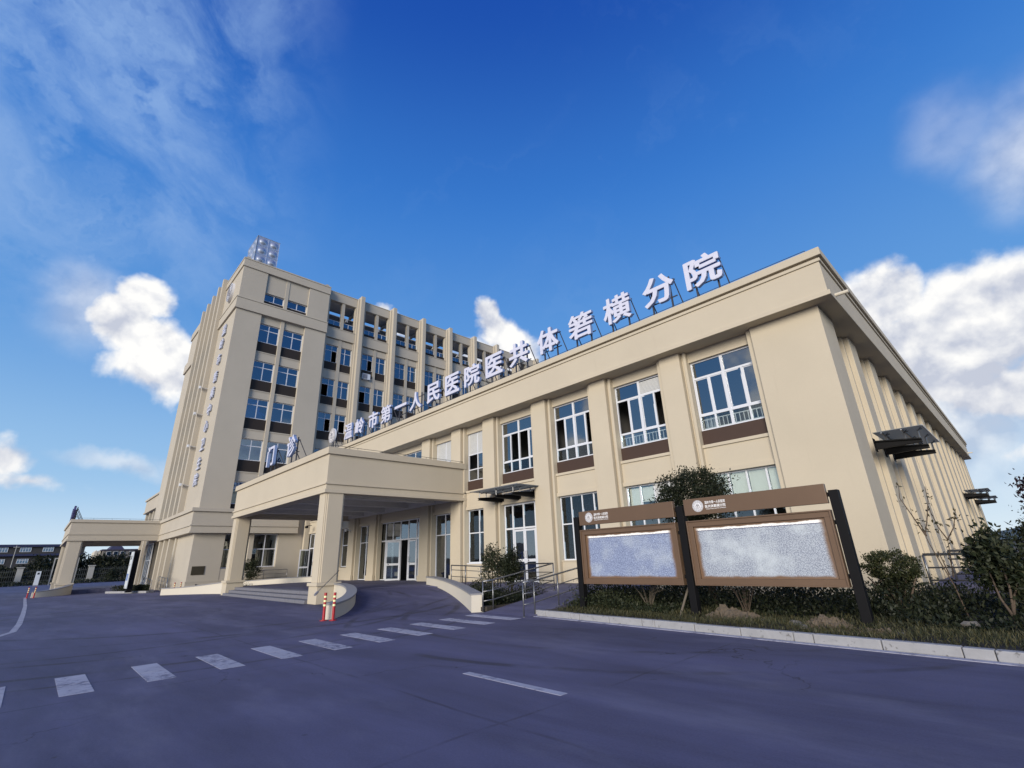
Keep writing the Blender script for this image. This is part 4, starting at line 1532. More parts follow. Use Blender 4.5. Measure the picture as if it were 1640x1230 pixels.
def tower_letters():
    zs = [23.0, 21.55, 19.95, 18.2, 16.62, 15.05, 13.52, 11.85, 10.2, 8.8]
    for i, ch in enumerate('温岭市箬横中心卫生院'):
        lab = 'blue-edged letter %s fixed to the tower front, %s from the top' % (ch, POSN[i] if i < 9 else 'lowest')
        me = glyph(ch, 1.16, 1.08, .12, .015, 'tower_letter', ('letter_face', 'tower_letter_side'))
        o = link_mesh('tower_letter', me, (-48.0, 8.60 - .10, zs[i]))
        tag(o, lab, 'sign letter', 'letters down the tower front')


tower_letters()


# ------------------------------------------------------------------ water tank on the tower roof
def water_tank():
    t = thing('water_tank', (-48, 10.7, 29.8), 'silver panelled water tank with round bosses on the tower roof', 'tank')
    s = 1.055
    n = 14
    V = []
    Fc = []
    for j in range(n + 1):
        for i in range(n + 1):
            u, v = i / n - .5, j / n - .5
            r = math.hypot(u, v)
            hgt = .17 * math.cos(min(r / .37, 1) * math.pi / 2) if r < .37 else 0
            if max(abs(u), abs(v)) > .47:
                hgt = .03
            V.append((u * s, -hgt, v * s))
    for j in range(n):
        for i in range(n):
            a = j * (n + 1) + i
            Fc.append((a, a + 1, a + n + 2, a + n + 1))
    me = bpy.data.meshes.new('tank_panel')
    me.from_pydata(V, [], Fc)
    me.materials.append(MATS['galvanised'])
    me.polygons.foreach_set('use_smooth', [True] * len(me.polygons))
    X1, Y0, Z0 = -46.5, 9.62, 30.43
    MB().box(X1 - 3 * s, X1 - .02, Y0 + .02, Y0 + 2 * s, Z0, Z0 + 3 * s).build('tank_body', 'galvanised', t)
    MB().box(X1 - 3 * s - .03, X1 + .04, Y0 - .04, Y0 + 2 * s + .04, Z0 + 3 * s + .001, Z0 + 3 * s + .05).build('lid', 'galvanised', t)
    for r in range(3):
        for c in range(2):
            link_mesh('panel', me, (X1, Y0 + s * (c + .5), Z0 + s * (r + .5)), t, (0, 0, R(90)))
        for c in range(3):
            link_mesh('panel', me, (X1 - s * (c + .5), Y0, Z0 + s * (r + .5)), t)
    for x in (X1 - 3 * s + .1, X1 - .15):
        for y in (Y0 + .1, Y0 + 2 * s - .1):
            MB().box(x - .08, x + .08, y - .08, y + .08, 29.3, Z0 - .001).build('leg', 'galvanised', t)


water_tank()


# ------------------------------------------------------------------ steel and glass awnings
def awning(x, y, z, face, span, reach, arms, label):
    """face 'f': projects to -y from the wall at y; 's': projects to +x"""
    t = thing('glass_awning', (x, y, z), label, 'awning', 'steel and glass awnings')

    def P(u, n, h):
        return (x + u, y - n, z + h) if face == 'f' else (x + n, y + u, z + h)
    for u in arms:
        mb = MB()
        # tapered I-section arm
        for du, h0, h1, g0, g1 in ((.09, .12, .16, -.01, .03), (.09, -.13, -.09, -.09, -.05)):
            a = [P(u - du, .02, h0), P(u + du, .02, h0), P(u + du, .02, h1), P(u - du, .02, h1)]
            b = [P(u - du, reach * .9, g0), P(u + du, reach * .9, g0), P(u + du, reach * .9, g1), P(u - du, reach * .9, g1)]
            i = len(mb.v)
            mb.v += a + b
            mb.f += [(i, i + 1, i + 2, i + 3), (i + 4, i + 7, i + 6, i + 5), (i, i + 4, i + 5, i + 1), (i + 1, i + 5, i + 6, i + 2), (i + 2, i + 6, i + 7, i + 3), (i + 3, i + 7, i + 4, i)]
        i = len(mb.v)
        du = .02
        mb.v += [P(u - du, .03, -.09), P(u + du, .03, -.09), P(u + du, .03, .12), P(u - du, .03, .12), P(u - du, reach * .9, -.05), P(u + du, reach * .9, -.05), P(u + du, reach * .9, -.01), P(u - du, reach * .9, -.01)]
        mb.f += [(i, i + 4, i + 7, i + 3), (i + 1, i + 2, i + 6, i + 5)]
        o = mb.build('arm', 'black_steel', t)
        pl = MB()
        a, b = P(u - .16, 0.0, -.2), P(u + .16, .02, .24)
        pl.box(min(a[0], b[0]), max(a[0], b[0]), min(a[1], b[1]), max(a[1], b[1]), a[2], b[2])
        pl.build('wall_plate', 'black_steel', o)
        for n in (.35, reach * .62, reach * .88):
            h = .16 - .13 * n / (reach * .9)
            MB().tube([P(u, n, h - .03), P(u, n, .30)], .025, 6).build('spider_bolt', 'steel', o)
            for s in (-1, 1):
                MB().tube([P(u, n, .27), P(u + s * .14, n + .10, .335)], .016, 5).build('spider_arm', 'steel', o)
    nn = len(arms) - 1
    us = [-span / 2 + span * k / nn for k in range(nn + 1)]
    for k in range(nn):
        a, b = P(us[k] + .008, .10, .345), P(us[k + 1] - .008, reach, .362)
        mb = MB().box(min(a[0], b[0]), max(a[0], b[0]), min(a[1], b[1]), max(a[1], b[1]), a[2], b[2])
        mb.build('pane', 'awning_glass', t)
    a, b = P(-span / 2, reach + .001, .335), P(span / 2, reach + .03, .37)
    MB().box(min(a[0], b[0]), max(a[0], b[0]), min(a[1], b[1]), max(a[1], b[1]), a[2], b[2]).build('edge_strip', 'awning_metal', t)
    for n in (.32, reach * .62):
        a, b = P(-span / 2 + .05, n - .02, .30), P(span / 2 - .05, n + .02, .334)
        MB().box(min(a[0], b[0]), max(a[0], b[0]), min(a[1], b[1]), max(a[1], b[1]), a[2], b[2]).build('purlin', 'awning_metal', t)


awning(-17.65, 17.28, 4.46, 'f', 3.5, 1.75, (-1.28, 0, 1.2), 'glass awning on black steel arms above the side door')
awning(-2.9, 21.2, 4.66, 's', 4.1, 1.36, (-1.55, 0, 1.55), 'glass awning jutting from the right-hand side wall nearest the corner')
awning(-2.9, 50.2, 4.66, 's', 3.8, 1.40, (-1.4, 0, 1.4), 'far glass awning on the right-hand side wall, the higher of two')
awning(-2.9, 59.6, 4.66, 's', 3.8, 1.40, (-1.4, 0, 1.4), 'farthest glass awning on the right-hand side wall, the lower of two')


# ------------------------------------------------------------------ air conditioner, cameras, leaning pole
def small_fixtures():
    t = thing('air_conditioner', (-45.95, 22.2, 20.35), 'white air conditioner box under a rear wing window', 'air conditioner')
    MB().box(-46.05, -45.70, 21.66, 22.60, 20.45, 21.12).build('casing', 'plastic_white', t, .02)
    g = MB()
    for k in range(12):
        z = 20.52 + k * .048
        g.box(-45.70, -45.685, 21.72, 22.24, z, z + .02)
    tag(g.build('grille', 'emblem_grey', t), kind='stuff')
    MB().tube([(-45.69, 21.98, 20.78), (-45.675, 21.98, 20.78)], .24, 20).build('fan_guard', 'emblem_grey', t)
    for y in (21.75, 22.5):
        MB().box(-46.1, -45.6, y - .02, y + .02, 20.40, 20.445).build('bracket', 'black_steel', t)
    t = thing('security_camera', (-36.0, 16.9, 4.0), 'small white dome camera on an arm beside the porch windows', 'camera')
    MB().tube([(-35.6, 16.97, 3.95), (-35.6, 16.55, 3.98)], .03, 6).build('arm', 'plastic_white', t)
    MB().tube([(-35.6, 16.5, 4.06), (-35.6, 16.5, 3.86)], .11, 12, .07).build('housing', 'plastic_white', t)
    MB().tube([(-35.6, 16.5, 3.86), (-35.6, 16.5, 3.78)], .07, 12, .03).build('dome', 'ink', t)
    t = thing('flood_light', (-43.4, 16.8, 4.75), 'small black floodlight above the corner door', 'light')
    MB().box(-43.55, -43.2, 16.45, 16.62, 4.62, 4.80).build('lamp', 'black_steel', t, .02)
    MB().tube([(-43.38, 16.96, 4.85), (-43.38, 16.55, 4.82)], .025, 6).build('bracket', 'black_steel', t)
    t = thing('leaning_rod', (-21.6, 9.6, 0), 'thin steel rod leaning against the near portico column', 'rod')
    MB().tube([(-21.82, 9.95, 1.32), (-20.9, 8.7, .55)], .018, 6).build('rod', 'steel', t)
    MB().tube([(-20.9, 8.7, .55), (-20.78, 8.54, .45)], .05, 8).build('foot', 'emblem_grey', t)


small_fixtures()


# ------------------------------------------------------------------ notice boards
def text_mesh(txt, h, mat, name):
    c = bpy.data.curves.new(name + '_outline', 'FONT')
    c.body = txt
    c.size = h
    c.extrude = .0015
    c.offset = .010 * h if ord(txt[0]) > 255 else .004 * h
    c.resolution_u = 2
    o = bpy.data.objects.new('tmp', c)
    COL.objects.link(o)
    bpy.context.view_layer.update()
    me = bpy.data.meshes.new_from_object(o.evaluated_get(bpy.context.evaluated_depsgraph_get()))
    bpy.data.objects.remove(o)
    bpy.data.curves.remove(c)
    me.materials.clear()
    me.materials.append(MATS[mat])
    return me


def text_obj(txt, x0, x1, y, z, h, mat, name, parent):
    me = text_mesh(txt, h, mat, name)
    xs = [v.co.x for v in me.vertices]
    k = (x1 - x0) / (max(xs) - min(xs))
    return link_mesh(name, me, (x0 - min(xs) * k, y, z), parent, (R(90), 0, 0), (k, 1, 1))


def notice_boards():
    y = 11.30
    for (xa, xb, side) in ((-9.05, -6.05, 'left'), (-5.76, -2.69, 'right')):
        lab = ('brown framed notice board with bluish speckled sheet, next to the ramp rail' if side == 'left' else 'brown framed notice board with paler speckled sheet, beside the clipped globe shrub')
        t = thing('notice_board', ((xa + xb) / 2, y, 0), lab, 'notice board', 'notice boards in the planted bed')
        h = MB().box(xa, xb, y - .01, y + .10, 2.39, 2.775).build('header', 'board_brown', t, .006)
        # frame with a deep inner reveal
        fr = MB()
        z0, z1 = .83, 2.265
        w = .14
        for b in ((xa, xb, z0, z0 + w), (xa, xb, z1 - w, z1), (xa, xa + w, z0 + w, z1 - w), (xb - w, xb, z0 + w, z1 - w)):
            fr.box(b[0], b[1], y, y + .13, b[2], b[3])
        for b in ((xa, xb, z0, z0 + .03), (xa, xb, z1 - .03, z1), (xa, xa + .03, z0 + .03, z1 - .03), (xb - .03, xb, z0 + .03, z1 - .03)):
            fr.box(b[0], b[1], y - .03, y - .001, b[2], b[3])
        fr.build('frame', 'board_brown', t, .004)
        MB().box(xa + .02, xb - .02, y + .131, y + .17, z0 + .02, z1 - .02).build('back_panel', 'board_brown', t)
        piece('sheet', 'board_sheet' if side == 'left' else 'pale_board_sheet', t, xa + w + .002, xb - w - .002, y + .055, y + .10, z0 + w + .002, z1 - w - .002)
        # header print
        e = emblem('emblem', t, xa + .36, y - .011, 2.59, .135, .004)
        text_obj('温岭市第一人民医院', xa + .54, xa + 1.03, y - .014, 2.625, .075, 'print_white', 'lettering', h)
        text_obj('医共体箬横分院', xa + .54, xa + 1.03, y - .014, 2.535, .075, 'print_white', 'lettering', h)
        text_obj("THE FIRST PEOPLE'S HOSPITAL OF WENLING", xa + .55, xa + 1.03, y - .014, 2.492, .03, 'print_white', 'lettering', h)
        # posts and stub arms
        posts = ((xa - .16,), ()) if side == 'left' else ((xa - .15, xb + .12), ())
        for px in posts[0]:
            MB().box(px - .085, px + .085, y + .02, y + .20, 0.05, 2.64).build('post', 'black_steel', t, .008)
        arms = [(xa - .08, xa + .0), (xb, xb + .13 if side == 'left' else xb + .04)]
        for a0, a1 in arms:
            for z in (2.56, 2.02, 1.02):
                MB().box(a0, a1, y + .06, y + .14, z - .04, z + .04).build('stub_arm', 'black_steel', t)


notice_boards()


# ------------------------------------------------------------------ kerb, markings
def kerb():
    k = tag(bpy.data.objects.new('kerb', None), kind='structure')
    COL.objects.link(k)
    a, b = Vector((-10.52, 10.76)), Vector((14.5, 8.65))
    d = (b - a).normalized()
    nrm = Vector((-d.y, d.x))
    ang = math.atan2(d.y, d.x)
    L = (b - a).length
    s = 0.0
    i = 0
    while s < L:
        w = (.99, .98, .33, 1.0, .98, .35, .99)[i % 7] if s > .1 else .45
        me = MB().box(0.006, w - .006, rnd.uniform(-.006, .006), .145, 0.0, .15 + rnd.uniform(-.006, .006))
        m = bpy.data.meshes.new('kerb_stone')
        m.from_pydata(me.v, [], me.f)
        m.materials.append(MATS['kerb_concrete'])
        o = link_mesh('kerb_stone', m, (a.x + d.x * s, a.y + d.y * s, 0), k, (0, 0, ang + rnd.uniform(-.004, .004)))
        md = o.modifiers.new('edge', 'BEVEL')
        md.width = .014
        md.segments = 2
        s += w
        i += 1
    # bed soil behind the kerb
    poly = [(a.x + nrm.x * .12, a.y + nrm.y * .12), (b.x, b.y + .12), (20, 8.6), (20, 60), (-2.0, 60), (-2.0, 17.4), (-10.4, 17.4)]
    o = MB().prism(poly, -.01, .118).build('bed_soil', 'soil')
    tag(o, kind='structure')
    # mortar skirt at the kerb foot
    o = MB().prism([(a.x - nrm.x * .16, a.y - nrm.y * .16), (b.x - nrm.x * .16, b.y - nrm.y * .16), (b.x, b.y), (a.x, a.y)], 0.0, .008).build('gutter_strip', 'road_paint')
    tag(o, kind='structure')
    z = tag(bpy.data.objects.new('zebra_crossing', None), kind='structure')
    COL.objects.link(z)
    for k in range(-1, 10):
        y = .64 + 1.012 * k + (.07 if k < 0 else 0)
        xa, xb = -11.72 - .083 * k, -9.97 - .052 * k
        xm = (xa + xb) / 2
        for q0, q1 in ((xa, xm - .012), (xm + .012, xb)):
            mb = MB()
            mb.box(q0, q1, y, y + .38, .0, .004)
            mb.build('stripe', 'road_paint', z)
    o = MB().box(-6.43, -4.50, 4.98, 5.11, 0, .004).build('lane_line', 'road_paint')
    tag(o, kind='structure')
    pts = [(-56, -.05), (-47, .0), (-40.6, .05), (-32, .03), (-25.7, -.02), (-22.4, -.12), (-20.6, -.55), (-19.6, -1.3), (-19.3, -2.4)]
    inn = offset(pts, .16)
    mb = MB()
    for p, q in zip(pts, inn):
        mb.v += [(p[0], p[1], .005), (q[0], q[1], .005)]
    for i in range(len(pts) - 1):
        mb.f.append((2 * i, 2 * i + 2, 2 * i + 3, 2 * i + 1))
    o = mb.build('edge_line', 'road_paint')
    tag(o, kind='structure')
    # path to the side door and the raised landing along the facade
    mb = MB()
    xs = (-12.5, -10.42)
    mb.v += [(xs[0], 10.45, .006), (xs[1], 10.45, .006), (xs[1], 13.9, .44), (xs[0], 13.9, .44), (xs[0], 13.9, 0), (xs[1], 13.9, 0)]
    mb.f += [(0, 1, 2, 3), (1, 5, 2), (0, 3, 4)]
    o = mb.build('path', 'forecourt_concrete')
    tag(o, kind='structure')
    o = MB().box(-21.8, -10.42, 13.9, 17.42, 0, .441).build('door_landing', 'forecourt_concrete')
    tag(o, kind='structure')
    o = MB().prism([p for p in offset(bezier((-22.1, 14.78), (-16.6, 12.75), (-12.95, 10.38)), .30) if p[1] < 13.86] + [(-12.62, 10.75), (-12.62, 13.88)], 0.02, .15).build('bed_soil', 'soil')
    tag(o, kind='structure')


kerb()


# ------------------------------------------------------------------ bollards
def bollards():
    def make(x, y, label):
        t = thing('bollard', (x, y, 0), label, 'bollard', 'red warning posts at the ramp walls')
        MB().tube([(x, y, 0), (x, y, .02)], .11, 16).build('foot', 'bollard_red', t)
        MB().tube([(x, y, .02), (x, y, .75), (x, y, .78)], .042, 14).build('post', 'bollard_red', t, smooth=False)
        for z in (.40, .52, .64):
            MB().tube([(x, y, z), (x, y, z + .055)], .0435, 14).build('reflective_band', 'bollard_band', t)
        return t
    make(-15.57, 6.74, 'red post with yellow bands by the near ramp wall, the left one')
    make(-15.33, 6.93, 'red post with yellow bands by the near ramp wall, the right one')
    make(-42.9, 7.55, 'red banded post in front of the white wall by the tower corner')
    make(-43.0, 7.95, 'red banded post right behind another by the tower corner')
    make(-54.4, .12, 'red banded post at the far-left canopy wall, left of the pair')
    make(-54.25, .50, 'red banded post at the far-left canopy wall, right of the pair')


bollards()


# ------------------------------------------------------------------ railings
def railing(name, pts, label, h=.9, bars=(.32, .6), posts=None, r=.021, group='steel pipe railings', mat='steel', ends=True):
    t = thing(name, pts[0], label, 'railing', group)
    P = [Vector(p) for p in pts]
    segs = []
    for k in range(len(P) - 1):
        segs.append((P[k], P[k + 1]))
    MB().tube([p + Vector((0, 0, h)) for p in P], r * 1.15, 8).build('top_rail', mat, t, smooth=True)
    for b in bars:
        MB().tube([p + Vector((0, 0, b)) for p in P], r * .72, 6).build('rail', mat, t, smooth=True)
    for k, (a, b) in enumerate(segs):
        n = max(1, round((b - a).length / 1.25)) if posts is None else posts
        for q in range(n + (1 if k == len(segs) - 1 else 0)):
            p = a.lerp(b, q / n)
            MB().tube([p, p + Vector((0, 0, h))], r, 8).build('post', mat, t, smooth=True)
            MB().tube([p, p + Vector((0, 0, .012))], r * 2.2, 10).build('flange', mat, t)
    return t


railing('pipe_railing', [(-12.66, 10.62, 0), (-12.55, 10.95, .03), (-12.40, 13.75, .44), (-15.5, 13.95, .44)], 'steel pipe railing on the left of the side-door ramp')
railing('pipe_railing', [(-10.56, 10.36, 0), (-10.50, 10.75, .03), (-10.5, 13.9, .44), (-10.5, 16.6, .44)], 'steel pipe railing on the right of the side-door ramp, behind the kerb end')
railing('pipe_railing', [(-19.3, 14.28, .55), (-15.9, 14.15, .44)], 'steel pipe railing along the landing left of the two upright shrubs', h=.8)
railing('pipe_railing', [(-44.5, 12.4, .30), (-43.6, 13.6, .45), (-43.6, 15.4, .45)], 'dark pipe railing behind the round shrub at the corner door', h=.9)
railing('pipe_railing', [(-46.0, 7.6, .0), (-48.6, 8.0, .1), (-52.5, 8.0, .25)], 'pipe railing along the ramp at the foot of the tower corner')
railing('pipe_railing', [(-49.4, 7.1, 0), (-56.0, 7.3, .30)], 'pale pipe railing sloping down behind the white pillar sign')
# right-hand side ramp
railing('pipe_railing', [(-2.55, 19.6, .30), (.3, 19.6, .30), (3.2, 15.2, .0)], 'pale pipe railing beside the right-hand wall, turning towards the street', h=.92, bars=(.2, .55), r=.034, mat='steel')
railing('pipe_railing', [(-2.2, 22.2, .35), (2.5, 22.2, .35)], 'pale pipe railing farther along the right-hand wall behind another', h=.92, bars=(.2, .4, .66), r=.034, mat='steel')
o = MB().box(-2.6, 2.6, 20.2, 40, .0, .36).build('side_path', 'forecourt_concrete')
tag(o, kind='structure')


# ------------------------------------------------------------------ vegetation
def np_mesh(name, verts, faces, mat, parent=None, kind=None):
    me = bpy.data.meshes.new(name)
    n, m = len(verts), len(faces)
    k = faces.shape[1]
    me.vertices.add(n)
    me.vertices.foreach_set('co', verts.astype('f').reshape(-1))
    me.loops.add(m * k)
    me.loops.foreach_set('vertex_index', faces.astype('i').reshape(-1))
    me.polygons.add(m)
    me.polygons.foreach_set('loop_start', np.arange(0, m * k, k, dtype='i'))
    me.polygons.foreach_set('loop_total', np.full(m, k, dtype='i'))
    me.update(calc_edges=True)
    me.materials.append(MATS[mat])
    o = bpy.data.objects.new(name, me)
    COL.objects.link(o)
    attach(o, parent)
    if kind:
        o['kind'] = kind
    return o


def leaf_quads(P, size, rng, up=.35, aspect=2.1):
    n = len(P)
    d = rng.normal(size=(n, 3))
    d[:, 2] += up
    d /= np.linalg.norm(d, axis=1)[:, None]
    q = rng.normal(size=(n, 3))
    q -= d * (q * d).sum(1)[:, None]
    q /= np.linalg.norm(q, axis=1)[:, None]
    s = size * rng.uniform(.6, 1.35, n)[:, None]
    a, b = d * s, q * s / aspect
    nn = np.cross(d, q) * s * .12
    V = np.stack([P, P + a * .5 + b * .5 + nn, P + a, P + a * .5 - b * .5 + nn], 1).reshape(-1, 3)
    Fi = np.arange(4 * n).reshape(n, 4)
    return V, Fi


def cloud(rng, c, rad, n, clumps=40, spread=.24, flat=0.0, shell=.62):
    """points gathered in clumps spread through an ellipsoid, denser near its skin"""
    u = rng.normal(size=(clumps, 3))
    u /= np.linalg.norm(u, axis=1)[:, None]
    u *= (shell + (1 - shell) * rng.random(clumps))[:, None] ** 1.0
    u[:, 2] = np.maximum(u[:, 2], -1 + flat)
    k = rng.integers(0, clumps, n)
    p = u[k] + rng.normal(size=(n, 3)) * spread * rng.uniform(.5, 1.1, clumps)[k][:, None]
    return np.array(c) + p * np.array(rad)


def crown(name, parent, c, rad, n, size, mat, seed, **kw):
    rng = np.random.default_rng(seed)
    up = kw.pop('up', .35)
    P = cloud(rng, c, rad, n, **kw)
    V, Fi = leaf_quads(P, size, rng, up)
    return np_mesh(name, V, Fi, mat, parent)


def stems(parent, base, tops, r0, r1, mat='bark', name='stem', bend=.12):
    mb = MB()
    b = Vector(base)
    for tp in tops:
        tp = Vector(tp)
        m = b.lerp(tp, .5) + Vector((rnd.uniform(-bend, bend), rnd.uniform(-bend, bend), rnd.uniform(0, bend)))
        q1 = b.lerp(m, .5) + Vector((rnd.uniform(-bend, bend), rnd.uniform(-bend, bend), 0)) * .3
        mb.tube([b, q1, m, tp], r0, 6, r1)
    return mb.build(name, mat, parent, smooth=True)


def plants():
    # round clipped tree behind the boards
    t = thing('round_tree', (-6.1, 13.2, .12), 'dark round-crowned young tree behind the two notice boards', 'tree')
    stems(t, (-6.25, 13.2, .1), [(-6.3, 13.2, 2.2), (-5.9, 13.3, 2.4), (-6.7, 13.1, 2.4), (-6.2, 13.4, 2.5), (-6.9, 13.4, 2.2)], .05, .02, name='trunk')
    crown('crown', t, (-6.45, 13.2, 2.95), (1.10, 1.05, .86), 17000, .07, 'leaf_dark', 3, clumps=240, spread=.13, shell=.45)
    t = thing('tree_stake', (-6.3, 11.5, .1), 'pale wooden stake leaning beside the middle board post', 'stake')
    MB().tube([(-6.33, 11.35, .10), (-6.05, 12.2, 1.5)], .026, 7).build('stake', 'stake_wood', t)
    # shrubs whose bare stems show below the boards
    for i, (x, y, lab, sc) in enumerate(((-7.75, 12.35, 'dry twiggy shrub with pale stems under the left board', 1.0), (-5.15, 12.35, 'many-stemmed shrub behind the soil heap under the right board', 1.25))):
        t = thing('twiggy_shrub', (x, y, .12), lab, 'shrub', 'bare-stemmed shrubs under the boards')
        rr = random.Random(i + 3)
        mb = MB()
        for k in range(17):
            a = rr.uniform(0, 2 * math.pi)
            s = rr.uniform(.2, .75) * sc
            tip = (x + math.cos(a) * s, y + math.sin(a) * s * .7, .12 + rr.uniform(.5, .95) * sc)
            mid = (x + math.cos(a) * s * .35, y + math.sin(a) * s * .3, .12 + .42 * sc)
            mb.tube([(x + rr.uniform(-.04, .04), y + rr.uniform(-.04, .04), .08), mid, tip], .010, 5, .004)
        mb.build('stem', 'stake_wood' if i == 0 else 'bark', t)
        crown('foliage', t, (x, y, .12 + 1.05 * sc), (.62 * sc, .5 * sc, .32 * sc), 2200, .07, 'leaf_mid', 20 + i, clumps=40, spread=.25)
    # clipped globe shrub on the right
    t = thing('globe_shrub', (-2.3, 13.4, .12), 'clipped olive-green globe shrub right of the notice boards', 'shrub')
    stems(t, (-2.33, 13.3, .12), [(-2.6, 13.2, .95), (-2.1, 13.3, .95), (-2.35, 13.5, 1.0), (-2.8, 13.4, .9), (-1.95, 13.2, .9)], .035, .014, bend=.05)
    crown('foliage', t, (-2.31, 13.35, 1.13), (.54, .55, .31), 7500, .045, 'leaf_green', 5, clumps=160, spread=.10, shell=.72)
    crown('foliage', t, (-2.33, 13.3, .72), (.40, .42, .34), 2200, .06, 'leaf_dark', 6, clumps=60, spread=.2, shell=.4)
    # sparse young tree against the side wall
    t = thing('bare_sapling', (-1.35, 13.4, .12), 'sparse nearly leafless sapling against the right-hand wall', 'tree')
    mb = MB()
    br = [[(-1.33, 13.4, .1), (-1.40, 13.4, .75), (-1.58, 13.4, 1.55), (-1.60, 13.4, 1.72)], [(-1.60, 13.4, 1.72), (-1.72, 13.4, 2.15), (-1.83, 13.4, 2.5), (-1.78, 13.4, 2.78)], [(-1.60, 13.4, 1.72), (-1.50, 13.4, 2.0), (-1.38, 13.45, 2.4), (-1.36, 13.5, 2.7)],
          [(-1.38, 13.45, .9), (-1.32, 13.5, 1.3), (-1.28, 13.5, 1.62)], [(-1.28, 13.5, 1.62), (-1.12, 13.5, 1.85), (-1.0, 13.5, 2.2)], [(-1.28, 13.5, 1.62), (-1.36, 13.5, 1.85), (-1.42, 13.5, 2.3)], [(-1.58, 13.4, 1.7), (-1.64, 13.45, 2.0)], [(-1.42, 13.4, .95), (-1.5, 13.6, 1.4)]]
    for b in br:
        mb.tube(b, .014, 6, .006)
    mb.build('branch', 'bark', t)
    rng = np.random.default_rng(8)
    pts = []
    for b in br[1:]:
        for k in range(16):
            q = rng.random() ** .6
            i = min(int(q * (len(b) - 1)), len(b) - 2)
            f = q * (len(b) - 1) - i
            p = np.array(b[i]) * (1 - f) + np.array(b[i + 1]) * f
            pts.append(p + rng.normal(size=3) * .045)
    V, Fi = leaf_quads(np.array(pts), .085, rng, .5, 2.6)
    np_mesh('foliage', V, Fi, 'leaf_olive', t)
    # dense shrub at the right edge
    t = thing('dense_shrub', (-.55, 13.3, .12), 'dense dark glossy shrub on two stems at the right edge', 'shrub')
    stems(t, (-.68, 12.9, .12), [(-.8, 13.0, 1.0), (-.6, 13.1, 1.2), (-.4, 13.2, 1.0)], .03, .012)
    crown('foliage', t, (-.62, 13.2, 1.12), (.48, .58, .62), 3600, .10, 'leaf_mid', 9, clumps=70, spread=.22, shell=.45)
    crown('foliage', t, (.3, 13.3, .92), (.6, .6, .38), 2400, .10, 'leaf_dark', 10, clumps=50, spread=.22, shell=.45)
    # purple-leaved tree behind it
    t = thing('purple_tree', (.4, 20.5, .3), 'purple-leaved tree at the far right edge', 'tree')
    stems(t, (.5, 20.5, .2), [(.5, 20.4, 2.6), (.8, 20.6, 3.0), (1.2, 20.5, 3.0)], .06, .015, name='trunk')
    crown('crown', t, (.95, 20.5, 2.75), (.95, 1.0, .85), 3000, .13, 'leaf_purple', 12, clumps=60, spread=.17, shell=.5)
    # far trees along the side road
    for i, (x, y, r, h) in enumerate(((1.6, 34, 2.6, 2.6), (4.0, 38, 3.5, 3.2), (8.5, 42, 4.5, 4.5), (1.0, 46, 2.0, 2.4), (3.0, 58, 4.0, 3.8))):
        t = thing('roadside_tree', (x, y, 0), ['low dark tree beyond the purple-leaved tree', 'dark tree second along the side road', 'broad dark tree third along the side road', 'small dark tree far along the right-hand wall', 'tall dark tree farthest along the side road'][i], 'tree', 'dark trees along the side road')
        stems(t, (x, y, 0), [(x - .5, y, h * .7), (x + .5, y, h * .75), (x, y + .4, h * .8)], .1, .03, name='trunk')
        crown('crown', t, (x, y, h * .62), (r, r, h * .5), 5000, .24, 'leaf_dark', 40 + i, clumps=70, spread=.18, shell=.5)
    # two upright shrubs by the side-door ramp
    for i, (x, zt, rx, lab, mt) in enumerate(((-15.05, 2.15, .50, 'taller airy upright shrub left of the side-door ramp', 'leaf_mid'), (-13.95, 1.82, .48, 'dense dark upright shrub before the side door', 'leaf_dark'))):
        t = thing('upright_shrub', (x, 13.1, .4), lab, 'shrub', 'upright shrubs by the side-door ramp')
        stems(t, (x, 13.1, .38), [(x - .2, 13.0, zt - .3), (x + .15, 13.1, zt - .2), (x, 13.2, zt - .4), (x + .28, 13.2, zt - .6)], .024, .008, bend=.06)
        crown('foliage', t, (x, 13.1, (zt + .55) / 2 + .05), (rx, .42, (zt - .5) / 2), 2300 if i == 0 else 4200, .085, mt, 50 + i, clumps=46 if i == 0 else 60, spread=.2, shell=.35)
    # round shrub at the corner door
    t = thing('corner_shrub', (-43.5, 12.6, .3), 'round glossy shrub beside the open corner door', 'shrub')
    stems(t, (-43.6, 12.6, .1), [(-43.7, 12.5, 1.2), (-43.4, 12.6, 1.3)], .03, .012)
    crown('foliage', t, (-43.7, 12.6, 1.42), (.75, .72, .82), 2600, .13, 'leaf_mid', 60, clumps=50, spread=.2, shell=.4)
    # low ground cover: one mass nobody could count
    rng = np.random.default_rng(70)

    def carpet(name, poly_fn, n, h, size, mat, up=.9, zb=.12, aspect=2.2):
        P = poly_fn(n)
        P[:, 2] = zb + rng.random(len(P)) ** 1.3 * h * (.45 + .55 * np.sin(P[:, 0] * 2.1 + 1) * np.sin(P[:, 1] * 1.7) + .25)
        P[:, 2] = np.maximum(P[:, 2], zb)
        V, Fi = leaf_quads(P, size, rng, up, aspect)
        return np_mesh(name, V, Fi, mat, None, 'stuff')

    def rect(x0, x1, y0, y1):
        return lambda n: np.stack([rng.uniform(x0, x1, n), rng.uniform(y0, y1, n), np.zeros(n)], 1)
    carpet('ground_cover', rect(-10.2, -1.4, 12.3, 15.8), 26000, .62, .085, 'leaf_dark')
    carpet('ground_cover', rect(-9.9, -6.6, 11.3, 12.6), 7000, .42, .075, 'leaf_mid')
    carpet('ground_cover', rect(-2.3, 9, 11.5, 15.0), 16000, .40, .085, 'leaf_dark')
    carpet('ground_cover', rect(-3, 12, 14.6, 19.2), 14000, .5, .09, 'leaf_dark')

    def bed(n):
        y = rng.uniform(11.1, 13.8, n)
        lim = -12.9 - np.clip((y - 11.0) / 2.8, 0, 1) * 6.2
        return np.stack([rng.uniform(lim, -12.68), y, np.zeros(n)], 1)
